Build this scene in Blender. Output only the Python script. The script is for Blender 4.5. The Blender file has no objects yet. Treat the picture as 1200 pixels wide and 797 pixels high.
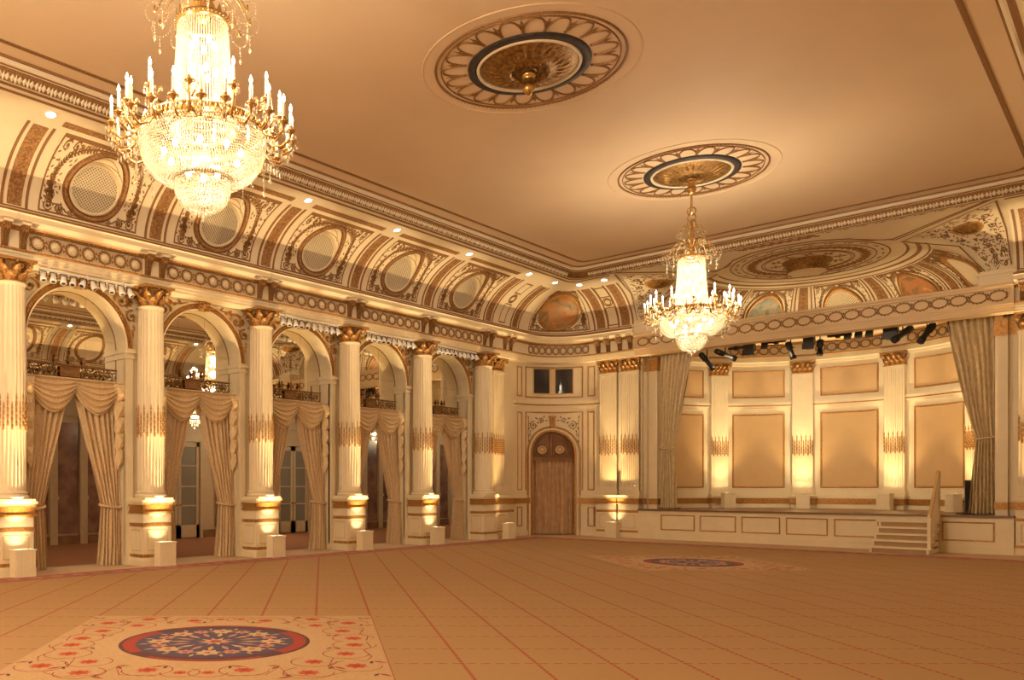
import bpy, math, random
from math import sin, cos, pi, radians as R_, sqrt, atan2, asin
from mathutils import Matrix, Vector
random.seed(7)
SC = bpy.context.scene
COL = SC.collection

# ------------------------------------------------------------------ helpers
class MB:
    def __init__(s):
        s.v = []; s.f = []; s.m = []; s.s = []
    def add(s, vs, fs, m=0, smooth=False):
        o = len(s.v)
        s.v.extend(vs)
        for f in fs:
            s.f.append([i + o for i in f]); s.m.append(m); s.s.append(smooth)
    def box(s, x0, x1, y0, y1, z0, z1, m=0):
        s.add([(x0,y0,z0),(x1,y0,z0),(x1,y1,z0),(x0,y1,z0),(x0,y0,z1),(x1,y0,z1),(x1,y1,z1),(x0,y1,z1)],
              [(0,3,2,1),(4,5,6,7),(0,1,5,4),(1,2,6,5),(2,3,7,6),(3,0,4,7)], m)
    def obox(s, a, b, w, h, m=0):
        """a bar from a to b, w wide and h high"""
        a = Vector(a); b = Vector(b); d = (b - a).normalized()
        up = Vector((0,0,1)) if abs(d.z) < .95 else Vector((1,0,0))
        x = d.cross(up).normalized() * (w / 2); y = x.cross(d).normalized() * (h / 2)
        vs = [tuple(p + i * x + j * y) for p in (a, b) for i, j in ((-1,-1),(1,-1),(1,1),(-1,1))]
        s.add(vs, [(0,1,2,3),(7,6,5,4),(0,4,5,1),(1,5,6,2),(2,6,7,3),(3,7,4,0)], m)
    def lathe(s, prof, c=(0,0,0), n=24, m=0, smooth=True, rf=None, a0=0., a1=2*pi, cap=False):
        full = abs(a1 - a0 - 2*pi) < 1e-6
        k = n if full else n + 1
        vs = []
        for (r, z) in prof:
            for i in range(k):
                a = a0 + (a1 - a0) * i / n
                q = r * (rf(a, z) if rf else 1)
                vs.append((c[0] + q*cos(a), c[1] + q*sin(a), c[2] + z))
        fs = []
        for j in range(len(prof) - 1):
            for i in range(n):
                i2 = (i + 1) % k
                fs.append((j*k+i, j*k+i2, (j+1)*k+i2, (j+1)*k+i))
        s.add(vs, fs, m, smooth)
        if cap:
            t = (len(prof)-1)*k
            s.add(vs[:k], [tuple(range(k))[::-1]], m); s.add(vs[t:t+k], [tuple(range(k))], m)
    def tube(s, pts, r, n=6, m=0, closed=False, smooth=True):
        P = [Vector(p) for p in pts]; N = len(P)
        if N < 2: return
        rs = r if isinstance(r, (list, tuple)) else [r] * N
        vs = []; prev = None
        for i, p in enumerate(P):
            if closed: t = P[(i+1) % N] - P[i-1]
            else: t = P[min(i+1, N-1)] - P[max(i-1, 0)]
            t = t.normalized() if t.length > 1e-9 else Vector((0,0,1))
            if prev is None:
                a = Vector((0,0,1)) if abs(t.z) < .9 else Vector((1,0,0))
                u = t.cross(a).normalized()
            else:
                u = prev - t * prev.dot(t)
                u = u.normalized() if u.length > 1e-6 else t.orthogonal().normalized()
            prev = u; w = t.cross(u)
            for k in range(n):
                a = 2*pi*k/n
                vs.append(tuple(p + (u*cos(a) + w*sin(a)) * rs[i]))
        fs = []
        for i in range(N if closed else N - 1):
            j = (i + 1) % N
            for k in range(n):
                k2 = (k + 1) % n
                fs.append((i*n+k, i*n+k2, j*n+k2, j*n+k))
        if not closed:
            fs.append(tuple(range(n))[::-1]); fs.append(tuple((N-1)*n + k for k in range(n)))
        s.add(vs, fs, m, smooth)
    def ribbon(s, pts, w, h, M, m=0, closed=False):
        """a raised moulding of width w and height h along 2-D points, laid on the surface M(u, v, height)"""
        N = len(pts)
        ws = w if isinstance(w, (list, tuple)) else [w] * N
        vs = []
        for i in range(N):
            if closed: a = pts[i-1]; b = pts[(i+1) % N]
            else: a = pts[max(i-1,0)]; b = pts[min(i+1,N-1)]
            dx, dy = b[0]-a[0], b[1]-a[1]; L = sqrt(dx*dx+dy*dy) or 1
            nx, ny = -dy/L*ws[i]/2, dx/L*ws[i]/2
            x, y = pts[i]
            vs += [M(x+nx, y+ny, 0), M(x+nx*.5, y+ny*.5, h), M(x-nx*.5, y-ny*.5, h), M(x-nx, y-ny, 0)]
        fs = []
        for i in range(N if closed else N-1):
            j = (i+1) % N
            for k in range(3):
                fs.append((4*i+k, 4*i+k+1, 4*j+k+1, 4*j+k))
        s.add(vs, fs, m, False)
    def rect(s, u0, u1, v0, v1, w, h, M, m=0, nu=6, nv=2):
        """a mitred rectangular frame moulding on the surface M"""
        def side(a, b, n, inn):
            vs = []
            for i in range(n+1):
                t = i/n
                for q, hh in ((0,0),(.25,h),(.75,h*.8),(1,0)):
                    p0 = (a[0]+inn[0][0]*w*q, a[1]+inn[0][1]*w*q); p1 = (b[0]+inn[1][0]*w*q, b[1]+inn[1][1]*w*q)
                    vs.append(M(p0[0]+(p1[0]-p0[0])*t, p0[1]+(p1[1]-p0[1])*t, hh))
            s.add(vs, [(4*i+k, 4*i+k+1, 4*i+k+5, 4*i+k+4) for i in range(n) for k in range(3)], m)
        c = [(u0,v0),(u1,v0),(u1,v1),(u0,v1)]; ii = [(1,1),(-1,1),(-1,-1),(1,-1)]
        for k in range(4):
            side(c[k], c[(k+1)%4], nu if k % 2 == 0 else nv, (ii[k], ii[(k+1)%4]))
    def sheet(s, u0, u1, v0, v1, h, M, m=0, nu=8, nv=4, smooth=True):
        vs = [M(u0+(u1-u0)*i/nu, v0+(v1-v0)*j/nv, h) for j in range(nv+1) for i in range(nu+1)]
        s.add(vs, [(j*(nu+1)+i, j*(nu+1)+i+1, (j+1)*(nu+1)+i+1, (j+1)*(nu+1)+i) for j in range(nv) for i in range(nu)], m, smooth)
    def slab(s, u0, u1, v0, v1, h0, h1, M, m=0, nu=1, nv=1):
        """a curved box between heights h0 and h1 of the surface M"""
        g = lambda h: [M(u0+(u1-u0)*i/nu, v0+(v1-v0)*j/nv, h) for j in range(nv+1) for i in range(nu+1)]
        A, B = g(h0), g(h1); o = len(A); W = nu+1
        fs = [(o+j*W+i, o+j*W+i+1, o+(j+1)*W+i+1, o+(j+1)*W+i) for j in range(nv) for i in range(nu)]
        for i in range(nu):
            fs.append((i, i+1, o+i+1, o+i)); t = nv*W; fs.append((t+i+1, t+i, o+t+i, o+t+i+1))
        for j in range(nv):
            fs.append(((j+1)*W, j*W, o+j*W, o+(j+1)*W)); fs.append((j*W+nu, (j+1)*W+nu, o+(j+1)*W+nu, o+j*W+nu))
        s.add(A+B, fs, m)
    def leaf(s, M, x, y, a, L, W, h=.015, m=0):
        c, q = cos(a), sin(a)
        P = lambda t, w: (x + c*t*L - q*w*W, y + q*t*L + c*w*W)
        s.add([M(*P(0,0),0), M(*P(.45,.5),0), M(*P(1,0),0), M(*P(.45,-.5),0), M(*P(.4,0),h)],
              [(0,4,1),(1,4,2),(2,4,3),(3,4,0)], m)
    def flower(s, M, x, y, r, n=6, h=.02, m=0, a0=0.):
        for i in range(n): s.leaf(M, x, y, a0 + 2*pi*i/n, r, r*.75, h, m)
    def spiral(s, M, cx, cy, r, a0, sgn=1, turns=1.4, w=.03, h=.02, m=0, leaves=True, n=22):
        pts = []; ws = []
        for i in range(n+1):
            t = i/n; a = a0 + sgn*2*pi*turns*t; q = r*(1-t)**.8 + r*.1
            pts.append((cx+q*cos(a), cy+q*sin(a))); ws.append(w*(1-.45*t))
            if leaves and i in (3, 7, 11):
                s.leaf(M, pts[-1][0], pts[-1][1], a + .5*sgn, r*.55, r*.28, h, m)
        s.ribbon(pts, ws, h, M, m)
        s.flower(M, cx, cy, r*.3, 5, h*1.3, m)
    def octa(s, c, r, rz=None, m=0):
        x, y, z = c; q = rz or r
        s.add([(x+r,y,z),(x,y+r,z),(x-r,y,z),(x,y-r,z),(x,y,z+q),(x,y,z-q)],
              [(0,1,4),(1,2,4),(2,3,4),(3,0,4),(1,0,5),(2,1,5),(3,2,5),(0,3,5)], m, True)
    def ball(s, c, r, n=8, m=0, sz=1.):
        s.lathe([(max(r*sin(pi*i/6), 1e-4), -r*sz*cos(pi*i/6)) for i in range(7)], c, n, m)
    def build(s, name, mats, parent=None, world=False):
        vs = s.v
        if parent is not None and world:
            mi = parent_matrix(parent).inverted()
            vs = [tuple(mi @ Vector(p)) for p in vs]
        me = bpy.data.meshes.new(name)
        me.from_pydata([tuple(p) for p in vs], [], s.f)
        me.polygons.foreach_set('material_index', s.m)
        me.polygons.foreach_set('use_smooth', s.s)
        for k in (mats if isinstance(mats, (list, tuple)) else [mats]): me.materials.append(k)
        me.update()
        o = bpy.data.objects.new(name, me); COL.objects.link(o)
        if parent is not None: o.parent = parent
        return o

def parent_matrix(o):
    m = Matrix.Translation(o.location) @ Matrix.Rotation(o.rotation_euler.z, 4, 'Z')
    return parent_matrix(o.parent) @ m if o.parent else m
def tag(o, label, cat, group=None, kind=None):
    if label: o['label'] = label
    if cat: o['category'] = cat
    if group: o['group'] = group
    if kind: o['kind'] = kind
    return o
def thing(name, label, cat, loc=(0,0,0), rz=0., group=None):
    o = bpy.data.objects.new(name, None); COL.objects.link(o)
    o.empty_display_size = .1
    o.location = loc; o.rotation_euler = (0,0,rz)
    return tag(o, label, cat, group, 'thing')
KIDS = {}
def dup(root, loc, rz, label=None, group=None):
    r = root.copy(); COL.objects.link(r); r.location = loc; r.rotation_euler = (0,0,rz)
    if label: r['label'] = label
    if group: r['group'] = group
    for ch in list(root.children):
        c = ch.copy(); COL.objects.link(c); c.parent = r
        for g in list(ch.children):
            d = g.copy(); COL.objects.link(d); d.parent = c
    return r
def struct(o):
    o['kind'] = 'structure'; return o
def rot(nx, ny): return atan2(ny, nx) - pi/2     # local +Y looks into the room
IDM = lambda u, v, h: (u, h, v)                     # a wall-mounted plane: u along the wall, v up, h out of the wall

# ------------------------------------------------------------------ materials
def mat(name, col, rough=.5, metal=0., var=0., scale=8., bump=0., bscale=60., col2=None, spec=None):
    m = bpy.data.materials.new(name); m.use_nodes = True
    nt = m.node_tree; b = nt.nodes['Principled BSDF']
    b.inputs['Roughness'].default_value = rough; b.inputs['Metallic'].default_value = metal
    if spec is not None: b.inputs['Specular IOR Level'].default_value = spec
    b.inputs['Base Color'].default_value = (*col, 1)
    tc = nt.nodes.new('ShaderNodeTexCoord')
    if var or col2:
        n = nt.nodes.new('ShaderNodeTexNoise'); n.inputs['Scale'].default_value = scale; n.inputs['Detail'].default_value = 4
        r = nt.nodes.new('ShaderNodeValToRGB')
        r.color_ramp.elements[0].position = .35; r.color_ramp.elements[1].position = .65
        c2 = col2 or tuple(max(0, c*(1-var)) for c in col)
        r.color_ramp.elements[0].color = (*c2, 1); r.color_ramp.elements[1].color = (*col, 1)
        nt.links.new(tc.outputs['Object'], n.inputs['Vector']); nt.links.new(n.outputs['Fac'], r.inputs['Fac'])
        nt.links.new(r.outputs['Color'], b.inputs['Base Color'])
    if bump:
        n2 = nt.nodes.new('ShaderNodeTexNoise'); n2.inputs['Scale'].default_value = bscale
        bp = nt.nodes.new('ShaderNodeBump'); bp.inputs['Strength'].default_value = bump; bp.inputs['Distance'].default_value = .02
        nt.links.new(tc.outputs['Object'], n2.inputs['Vector']); nt.links.new(n2.outputs['Fac'], bp.inputs['Height'])
        nt.links.new(bp.outputs['Normal'], b.inputs['Normal'])
    return m
def emit(name, col, st):
    m = bpy.data.materials.new(name); m.use_nodes = True; nt = m.node_tree
    nt.nodes.remove(nt.nodes['Principled BSDF'])
    e = nt.nodes.new('ShaderNodeEmission'); e.inputs['Color'].default_value = (*col,1); e.inputs['Strength'].default_value = st
    nt.links.new(e.outputs['Emission'], nt.nodes['Material Output'].inputs['Surface'])
    m.cycles.emission_sampling = 'NONE'
    return m

CREAM = mat('cream_paint', (.81,.71,.53), .45, var=.05, scale=3)
CREAMD = mat('cream_panel_paint', (.72,.55,.34), .5, var=.05, scale=2)
CEIL = mat('ceiling_paint', (.74,.56,.37), .7, var=.06, scale=.5)
GILT = mat('gilding', (.58,.32,.11), .38, .45, col2=(.34,.16,.045), scale=30, bump=.3, bscale=90)
GILTD = mat('antique_gilding', (.36,.19,.068), .5, .3, col2=(.20,.10,.034), scale=40, bump=.3, bscale=90)
BROWN = mat('brown_painted_band', (.30,.152,.064), .55, .1, col2=(.22,.105,.04), scale=60)
BROWNO = mat('brown_ornament_band', (.44,.235,.098), .5, .2, col2=(.21,.10,.036), scale=24, bump=.5, bscale=40)
DARKM = mat('dark_medallion_ring', (.022,.017,.020), .65, col2=(.05,.035,.03), scale=12)
GOLDD = mat('old_gold_relief', (.40,.22,.06), .42, .6, col2=(.17,.085,.022), scale=16, bump=.7, bscale=30)
BRASS = mat('brass', (.58,.38,.16), .25, .9)
FABRIC = mat('gold_damask', (.74,.57,.36), .55, col2=(.60,.44,.27), scale=26, bump=.3, bscale=150)
FABL = mat('gold_damask_pale', (.78,.62,.40), .6, col2=(.66,.50,.30), scale=26, bump=.3, bscale=150)
STAGEF = mat('olive_gold_curtain', (.80,.68,.47), .45, .05, col2=(.66,.54,.35), scale=9)
DOORF = mat('brown_curtain', (.60,.42,.26), .65, col2=(.50,.33,.20), scale=5)
BLACK = mat('black_metal', (.012,.011,.011), .45)
BLACKF = mat('black_lining', (.02,.016,.014), .9)
WHITEP = mat('white_fixture', (.80,.80,.84), .35)
LENS = mat('lens_glass', (.05,.05,.07), .08)
GRILLE_B = mat('grille_backing', (.035,.026,.02), .9)
MARBLE = mat('plum_marble', (.36,.20,.145), .25, col2=(.20,.10,.08), scale=2.4)
WOOD = mat('brown_wood', (.30,.15,.07), .45, col2=(.22,.10,.045), scale=4)
FOYERF = mat('rust_foyer_carpet', (.36,.15,.075), .9, col2=(.30,.12,.06), scale=12)
PALEF = mat('pale_stone_carpet', (.58,.42,.28), .85, var=.1, scale=10)
STAGEW = mat('stage_boards', (.20,.11,.06), .35, var=.2, scale=3)
TANP = mat('carpet_panel_tan', (.48,.32,.18), .95, col2=(.42,.27,.145), scale=40)
C_RED = mat('carpet_red', (.32,.04,.03), .95, col2=(.24,.035,.025), scale=60)
C_ORG = mat('carpet_coral', (.48,.085,.04), .95, var=.2, scale=60)
C_NAVY = mat('carpet_slate', (.085,.062,.115), .95, var=.3, scale=60)
C_PLUM = mat('carpet_plum', (.10,.035,.045), .95, var=.2, scale=60)
C_PINK = mat('carpet_rose', (.44,.21,.16), .95, var=.15, scale=60)
C_BORD = mat('carpet_border', (.36,.135,.115), .95, col2=(.27,.085,.085), scale=14)
FROST = mat('curtain_sheer', (.26,.23,.19), .25)
TAN = mat('tan_panel_paint', (.66,.46,.25), .55, var=.06, scale=2)
FOYW = mat('foyer_paint', (.62,.47,.30), .5, var=.08)

def painting_mat(name, seed, mul=(1,1,1)):
    m = mat(name, (.5,.3,.15), .4)
    nt = m.node_tree; b = nt.nodes['Principled BSDF']; tc = nt.nodes['Texture Coordinate']
    mp = nt.nodes.new('ShaderNodeMapping'); mp.inputs['Location'].default_value = (seed, seed*.7, 0)
    n = nt.nodes.new('ShaderNodeTexNoise'); n.inputs['Scale'].default_value = 3.2; n.inputs['Detail'].default_value = 3
    n.inputs['Distortion'].default_value = .8
    r = nt.nodes.new('ShaderNodeValToRGB'); cr = r.color_ramp
    cr.elements[0].position = .28; cr.elements[0].color = (.10,.085,.05,1)
    cr.elements[1].position = .78; cr.elements[1].color = (.62,.46,.24,1)
    for p, c in ((.40,(.30,.21,.11,1)),(.48,(.36,.30,.19,1)),(.55,(.50,.32,.16,1)),(.63,(.52,.25,.12,1)),(.70,(.52,.38,.21,1))):
        e = cr.elements.new(p); e.color = (c[0]*mul[0], c[1]*mul[1], c[2]*mul[2], 1)
    nt.links.new(tc.outputs['Object'], mp.inputs['Vector']); nt.links.new(mp.outputs['Vector'], n.inputs['Vector'])
    nt.links.new(n.outputs['Fac'], r.inputs['Fac']); nt.links.new(r.outputs['Color'], b.inputs['Base Color'])
    return m
PAINT = [painting_mat('painted_cloudscape_%s' % n, s, c) for n, s, c in (('amber', 1.3, (1,.85,.7)), ('teal', 4.1, (.6,.85,1.15)), ('rose', 7.7, (.85,.6,.5)))]

def mirror_mat():
    m = mat('mirror_silver', (.80,.74,.62), .015, 1.0); return m
MIRROR = mirror_mat()
def glass_mat():
    m = bpy.data.materials.new('window_glass'); m.use_nodes = True; nt = m.node_tree
    b = nt.nodes['Principled BSDF']; b.inputs['Base Color'].default_value = (.04,.04,.05,1); b.inputs['Roughness'].default_value = .05
    return m
DARKGLASS = glass_mat()
def crystal(name, tr):
    m = bpy.data.materials.new(name); m.use_nodes = True; nt = m.node_tree
    nt.nodes.remove(nt.nodes['Principled BSDF'])
    t = nt.nodes.new('ShaderNodeBsdfTranslucent'); t.inputs['Color'].default_value = (.86,.77,.60,1)
    g = nt.nodes.new('ShaderNodeBsdfGlossy'); g.inputs['Roughness'].default_value = .12; g.inputs['Color'].default_value = (.85,.82,.75,1)
    p = nt.nodes.new('ShaderNodeBsdfTransparent'); p.inputs['Color'].default_value = (1,.97,.9,1)
    a = nt.nodes.new('ShaderNodeMixShader'); a.inputs[0].default_value = .35
    c = nt.nodes.new('ShaderNodeMixShader'); c.inputs[0].default_value = tr
    nt.links.new(t.outputs[0], a.inputs[1]); nt.links.new(g.outputs[0], a.inputs[2])
    nt.links.new(a.outputs[0], c.inputs[1]); nt.links.new(p.outputs[0], c.inputs[2])
    nt.links.new(c.outputs[0], nt.nodes['Material Output'].inputs['Surface'])
    return m
BEAD = crystal('crystal_beads', .25)
DROP = crystal('crystal_drops', .5)
BULB = emit('lamp_glow', (1,.86,.62), 22)
CORE = emit('lamp_bulb_inside', (1,.88,.66), 14)
DOWNL = emit('downlight_glow', (1,.92,.78), 14)
CANDLE = mat('ivory_candle', (.85,.78,.62), .5)

def carpet_mat():
    m = mat('tan_lattice_carpet', (.45,.27,.13), .95)
    nt = m.node_tree; N = nt.nodes; L = nt.links; b = N['Principled BSDF']; tc = N['Texture Coordinate']
    mp = N.new('ShaderNodeMapping'); mp.inputs['Rotation'].default_value = (0,0,-YAW)
    L.new(tc.outputs['Object'], mp.inputs['Vector'])
    sp = N.new('ShaderNodeSeparateXYZ'); L.new(mp.outputs['Vector'], sp.inputs[0])
    def mth(op, a, bb=None):
        n = N.new('ShaderNodeMath'); n.operation = op
        for i, q in enumerate((a, bb)):
            if q is None: continue
            if isinstance(q, (int, float)): n.inputs[i].default_value = q
            else: L.new(q, n.inputs[i])
        return n.outputs[0]
    def line(c, off, w):
        f = mth('FRACT', mth('DIVIDE', mth('SUBTRACT', c, off), .67))
        return mth('LESS_THAN', mth('ABSOLUTE', mth('SUBTRACT', f, .5)), w)
    def dash(c, per, duty): return mth('LESS_THAN', mth('FRACT', mth('DIVIDE', c, per)), duty)
    u, v = sp.outputs[0], sp.outputs[1]
    la = mth('MULTIPLY', line(u, .589-.335, .023), dash(v, .085, .72))
    lb = mth('MULTIPLY', line(v, 7.43-.335, .020), dash(u, .13, .62))
    msk = mth('MAXIMUM', la, mth('MULTIPLY', lb, .9))
    hatch = mth('LESS_THAN', mth('FRACT', mth('DIVIDE', mth('ADD', u, mth('MULTIPLY', v, .6)), .032)), .4)
    n = N.new('ShaderNodeTexNoise'); n.inputs['Scale'].default_value = 1.3; n.inputs['Detail'].default_value = 5
    L.new(tc.outputs['Object'], n.inputs['Vector'])
    def mix(f, a, bb):
        q = N.new('ShaderNodeMix'); q.data_type = 'RGBA'
        for i, s in ((0, f), (6, a), (7, bb)):
            if isinstance(s, (int, float)): q.inputs[i].default_value = s
            elif isinstance(s, tuple): q.inputs[i].default_value = s
            else: L.new(s, q.inputs[i])
        return q.outputs[2]
    base = mix(mth('MULTIPLY', hatch, .5), (.40,.245,.12,1), (.29,.172,.078,1))
    base = mix(n.outputs['Fac'], base, mix(.5, base, (.34,.20,.09,1)))
    L.new(mix(msk, base, (.30,.055,.03,1)), b.inputs['Base Color'])
    return m

# ------------------------------------------------------------------ the plan of the room
YAW = R_(45.7)
CAMH = 1.6
CARPET = carpet_mat()
XC = -7.05                       # long axis of the room
WL, WR, WS, WB = -15.0, 2*XC+15.0, 25.4, -9.0   # wall planes: left, right, stage, rear
FR = 2.0                         # radius of the rounded corners
MOUTH = 4.55                     # half width of the stage opening at the wall
COLY = [6.41 + 2.97*i for i in range(6)]
BAYY = [6.41 + 2.97*(i+.5) for i in range(5)]
CA, CB, CD0, CZ0 = 1.95, 1.28, .45, 6.63          # the cove: a quarter ellipse
CEILZ = 8.24
AC = (XC, 25.8); AR = 4.4       # apse centre and radius
def cove(th): return CD0 + CA*(1-cos(th)), CZ0 + CB*sin(th)
def cove_n(th):
    a, b = CB*cos(th), -CA*sin(th); l = sqrt(a*a+b*b); return a/l, b/l
def path(d, n=10):
    """the wall line of the room offset by d into it, from the stage mouth round the right, the rear, the left wall and back"""
    r = max(FR - d, .3)
    P = [(XC+MOUTH, WS-d)]
    def arc(cx, cy, a0, a1):
        for i in range(n+1):
            a = R_(a0 + (a1-a0)*i/n); P.append((cx+r*cos(a), cy+r*sin(a)))
    arc(WR-d-r, WS-d-r, 90, 0); 
    P.append((WR-d, WB+d)); P.append((WL+d, WB+d))
    arc(WL+d+r, WS-d-r, 180, 90)
    P.append((XC-MOUTH, WS-d))
    return P
def sweep(mb, prof, pf, mats=None, i0=0, i1=None, smooth=False):
    rows = [pf(d) for d, z in prof]
    i1 = len(rows[0]) if i1 is None else i1
    k = i1 - i0
    vs = [(p[0], p[1], prof[j][1]) for j in range(len(prof)) for p in rows[j][i0:i1]]
    for j in range(len(prof)-1):
        o = len(mb.v)
        mb.add(vs[j*k:(j+2)*k], [(i, i+1, k+i+1, k+i) for i in range(k-1)], mats[j] if mats else 0, smooth)
def apse_path(d, n=40, a0=-174.8, a1=-5.2):
    # from the left jamb round the back to the right jamb
    P = []
    for i in range(n+1):
        a = R_(185.2 + (-5.2-185.2)*i/n); P.append((AC[0]+(AR-d)*cos(a), AC[1]+(AR-d)*sin(a)))
    return P
def arcpos(cx, cy, R, phi0, ur):
    """u along a concave wall of radius R (u counted at radius ur), d into the room"""
    return lambda u, d, z: (cx+(R-d)*cos(phi0-u/ur), cy+(R-d)*sin(phi0-u/ur), z)
FILL = arcpos(WL+FR, WS-FR, FR, R_(135), FR)
FILR = arcpos(WR-FR, WS-FR, FR, R_(45), FR)
APSE = arcpos(AC[0], AC[1], AR, R_(90), AR)
STR = lambda u, d, z: (u, d, z)
def wallM(pos): return lambda u, v, h: pos(u, h, v)
def coveT(pos):
    def M(u, th, h):
        d, z = cove(th); n = cove_n(th); return pos(u, d+n[0]*h, z+n[1]*h)
    return M
def coveZ(pos):
    def M(u, z, h):
        th = asin(max(-1, min(1, (z-CZ0)/CB))); d, zz = cove(th); n = cove_n(th)
        return pos(u, d+n[0]*h, zz+n[1]*h)
    return M
# ------------------------------------------------------------------ the setting
ORD = ['first','second','third','fourth','fifth']
HWA, SPR, CRN = 1.06, 4.45, 5.51            # arch half width, springing and crown
REV = .37                                   # depth of the arch reveal
def arch_h(u, hw=HWA, spr=SPR): return spr + sqrt(max(hw*hw-u*u, 0))
def strip_wall(mb, M, u0, u1, z1, holes, n=1, z0=0.):
    """a wall as upright strips; holes = [(centre, half width, spring height)]"""
    us = {u0, u1}
    for i in range(1, n): us.add(u0+(u1-u0)*i/n)
    for c, hw, sp in holes:
        for i in range(25): us.add(c - hw*cos(pi*i/24))
    us = sorted(us)
    for a, b in zip(us, us[1:]):
        if b - a < 1e-6: continue
        za = zb = z0
        for c, hw, sp in holes:
            if c-hw-1e-6 < (a+b)/2 < c+hw+1e-6:
                za, zb = arch_h(a-c, hw, sp), arch_h(b-c, hw, sp)
        mb.add([M(a,za,0), M(b,zb,0), M(b,z1,0), M(a,z1,0)], [(0,1,2,3)])
def reveal(mb, M, c, hw, sp, dep, z0=0., m=0):
    P = [(c-hw, z0), (c-hw, sp)] + [(c-hw*cos(pi*i/24), sp+hw*sin(pi*i/24)) for i in range(1, 24)] + [(c+hw, sp), (c+hw, z0)]
    vs = [M(u, v, h) for h in (0, -dep) for u, v in P]; k = len(P)
    mb.add(vs, [(i, i+1, k+i+1, k+i) for i in range(k-1)], m)

LEFT = lambda u, v, h: (WL+h, u, v)          # u is the world's y
RIGHTM = lambda u, v, h: (WR-h, u, v)
mb = MB(); strip_wall(mb, LEFT, WB, WS-FR, 6.7, [(y, HWA, SPR) for y in BAYY])
for y in BAYY: reveal(mb, LEFT, y, HWA, SPR, REV)
# dado mouldings, plinth and pier faces between the arches
edges = [WB] + [q for y in BAYY for q in (y-HWA, y+HWA)] + [WS-FR]
for a, b in zip(edges[0::2], edges[1::2]):
    a += .012; b -= .012
    mb.box(WL-.2, WL+.035, a, b, 0, .16); mb.box(WL-.2, WL+.03, a, b, 1.24, 1.34)
    mb.box(WL-.2, WL+.045, a, b, 1.06, 1.24, 1); mb.box(WL-.2, WL+.02, a, b, .80, .87, 1)
struct(mb.build('wall_left', [CREAM, GILT]))
mb = MB()
mb.add([(WR,WB,0),(WR,WS-FR,0),(WR,WS-FR,6.7),(WR,WB,6.7)], [(0,1,2,3)])
mb.box(WR-.045, WR, WB, WS-FR, 1.06, 1.24, 1); mb.box(WR-.035, WR, WB, WS-FR, 0, .16)
struct(mb.build('wall_right', [CREAM, GILT]))
mb = MB(); mb.add([(WL,WB,0),(WR,WB,0),(WR,WB,6.7),(WL,WB,6.7)], [(0,1,2,3)])
mb.box(WL, WR, WB, WB+.045, 1.06, 1.24, 1)
struct(mb.build('wall_rear', [CREAM, GILT]))
# the two rounded corners and the piers beside the stage
DHW, DSP = .72, 2.72                         # the corner door
for nm, pos, hole in (('wall_corner_left', FILL, True), ('wall_corner_right', FILR, False)):
    mb = MB(); M = wallM(pos); L = FR*pi/4
    strip_wall(mb, M, -L, L, 6.7, [(0, DHW, DSP)] if hole else [], n=20)
    if hole: reveal(mb, M, 0, DHW, DSP, .34)
    for a, b in ((-L, -DHW-.1), (DHW+.1, L)):
        mb.slab(a, b, 1.06, 1.24, 0, .045, M, 1, 6, 1); mb.slab(a, b, 1.24, 1.34, 0, .03, M, 0, 6, 1)
        mb.slab(a, b, 0, .17, 0, .04, M, 0, 6, 1)
    # the broad string course at impost height
    mb.slab(-L, L, 4.27, 4.32, 0, .05, M, 0, 16, 1); mb.slab(-L, L, 4.32, 4.37, 0, .03, M, 1, 16, 1); mb.slab(-L, L, 4.37, 4.45, 0, .07, M, 0, 16, 1)
    struct(mb.build(nm, [CREAM, GILT]))
    mb = MB()                                  # gilt panel mouldings of the corner
    for u0, u1, v0, v1 in ((-.98,.98,1.5,4.1), (-1.38,-1.14,1.5,4.1), (1.14,1.38,1.5,4.1), (-1.0,1.0,4.58,5.62), (-1.40,-1.14,4.6,5.6), (1.14,1.40,4.6,5.6)):
        if u0 == -.98:
            for pts in ([(-.98,1.5),(-.98,2.8),(-.98,4.1),(-.5,4.1),(0,4.1),(.5,4.1),(.98,4.1),(.98,2.8),(.98,1.5)],): mb.ribbon(pts, .05, .025, M, 0)
        else: mb.rect(u0, u1, v0, v1, .045, .025, M, 0)
        if u1-u0 < 1: mb.rect(u0, u1, .3, .95, .04, .02, M, 0)
    struct(mb.build('trim_corner_panels_' + nm[-5:].strip('_'), [GILT]))
for sx in (-1, 1):
    mb = MB(); xa = XC+sx*MOUTH; xc = XC+sx*(-XC+WL+FR)*-1 if False else (WL+FR if sx < 0 else WR-FR)
    x0, x1 = min(xa, xc), max(xa, xc)
    mb.box(x0, x1, WS, WS+.6, 0, 6.7)
    xb = XC+sx*(MOUTH-.42)
    mb.box(min(xa,xb), max(xa,xb), WS+.15, WS+.6, 0, 5.7)
    mb.box(min(xa,xb)-.02, max(xa,xb)+.02, WS+.12, WS+.6, 1.06, 1.24, 1)
    mb.box(min(xa,xb)-.02, max(xa,xb)+.02, WS+.12, WS+.6, 5.25, 5.7, 1)
    mb.box(x0, x1, WS-.04, WS, 1.06, 1.24, 1); mb.box(x0, x1, WS-.05, WS, 0, .17)
    struct(mb.build('wall_stage_left' if sx < 0 else 'wall_stage_right', [CREAM, GILT]))
# floor, ceiling
mb = MB(); mb.add([(WL-7,WB,0),(WR,WB,0),(WR,31,0),(WL-7,31,0)], [(0,1,2,3)])
struct(mb.build('floor', [PALEF]))
SY = WS - CD0 - CA                            # front edge of the apse ceiling
mb = MB()
mb.add([(WL+2.5,WB+2.5,CEILZ),(WR-2.5,WB+2.5,CEILZ),(WR-2.5,WS-2.5,CEILZ),(WL+2.5,WS-2.5,CEILZ)], [(3,2,1,0)])
struct(mb.build('ceiling', [CEIL]))
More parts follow.
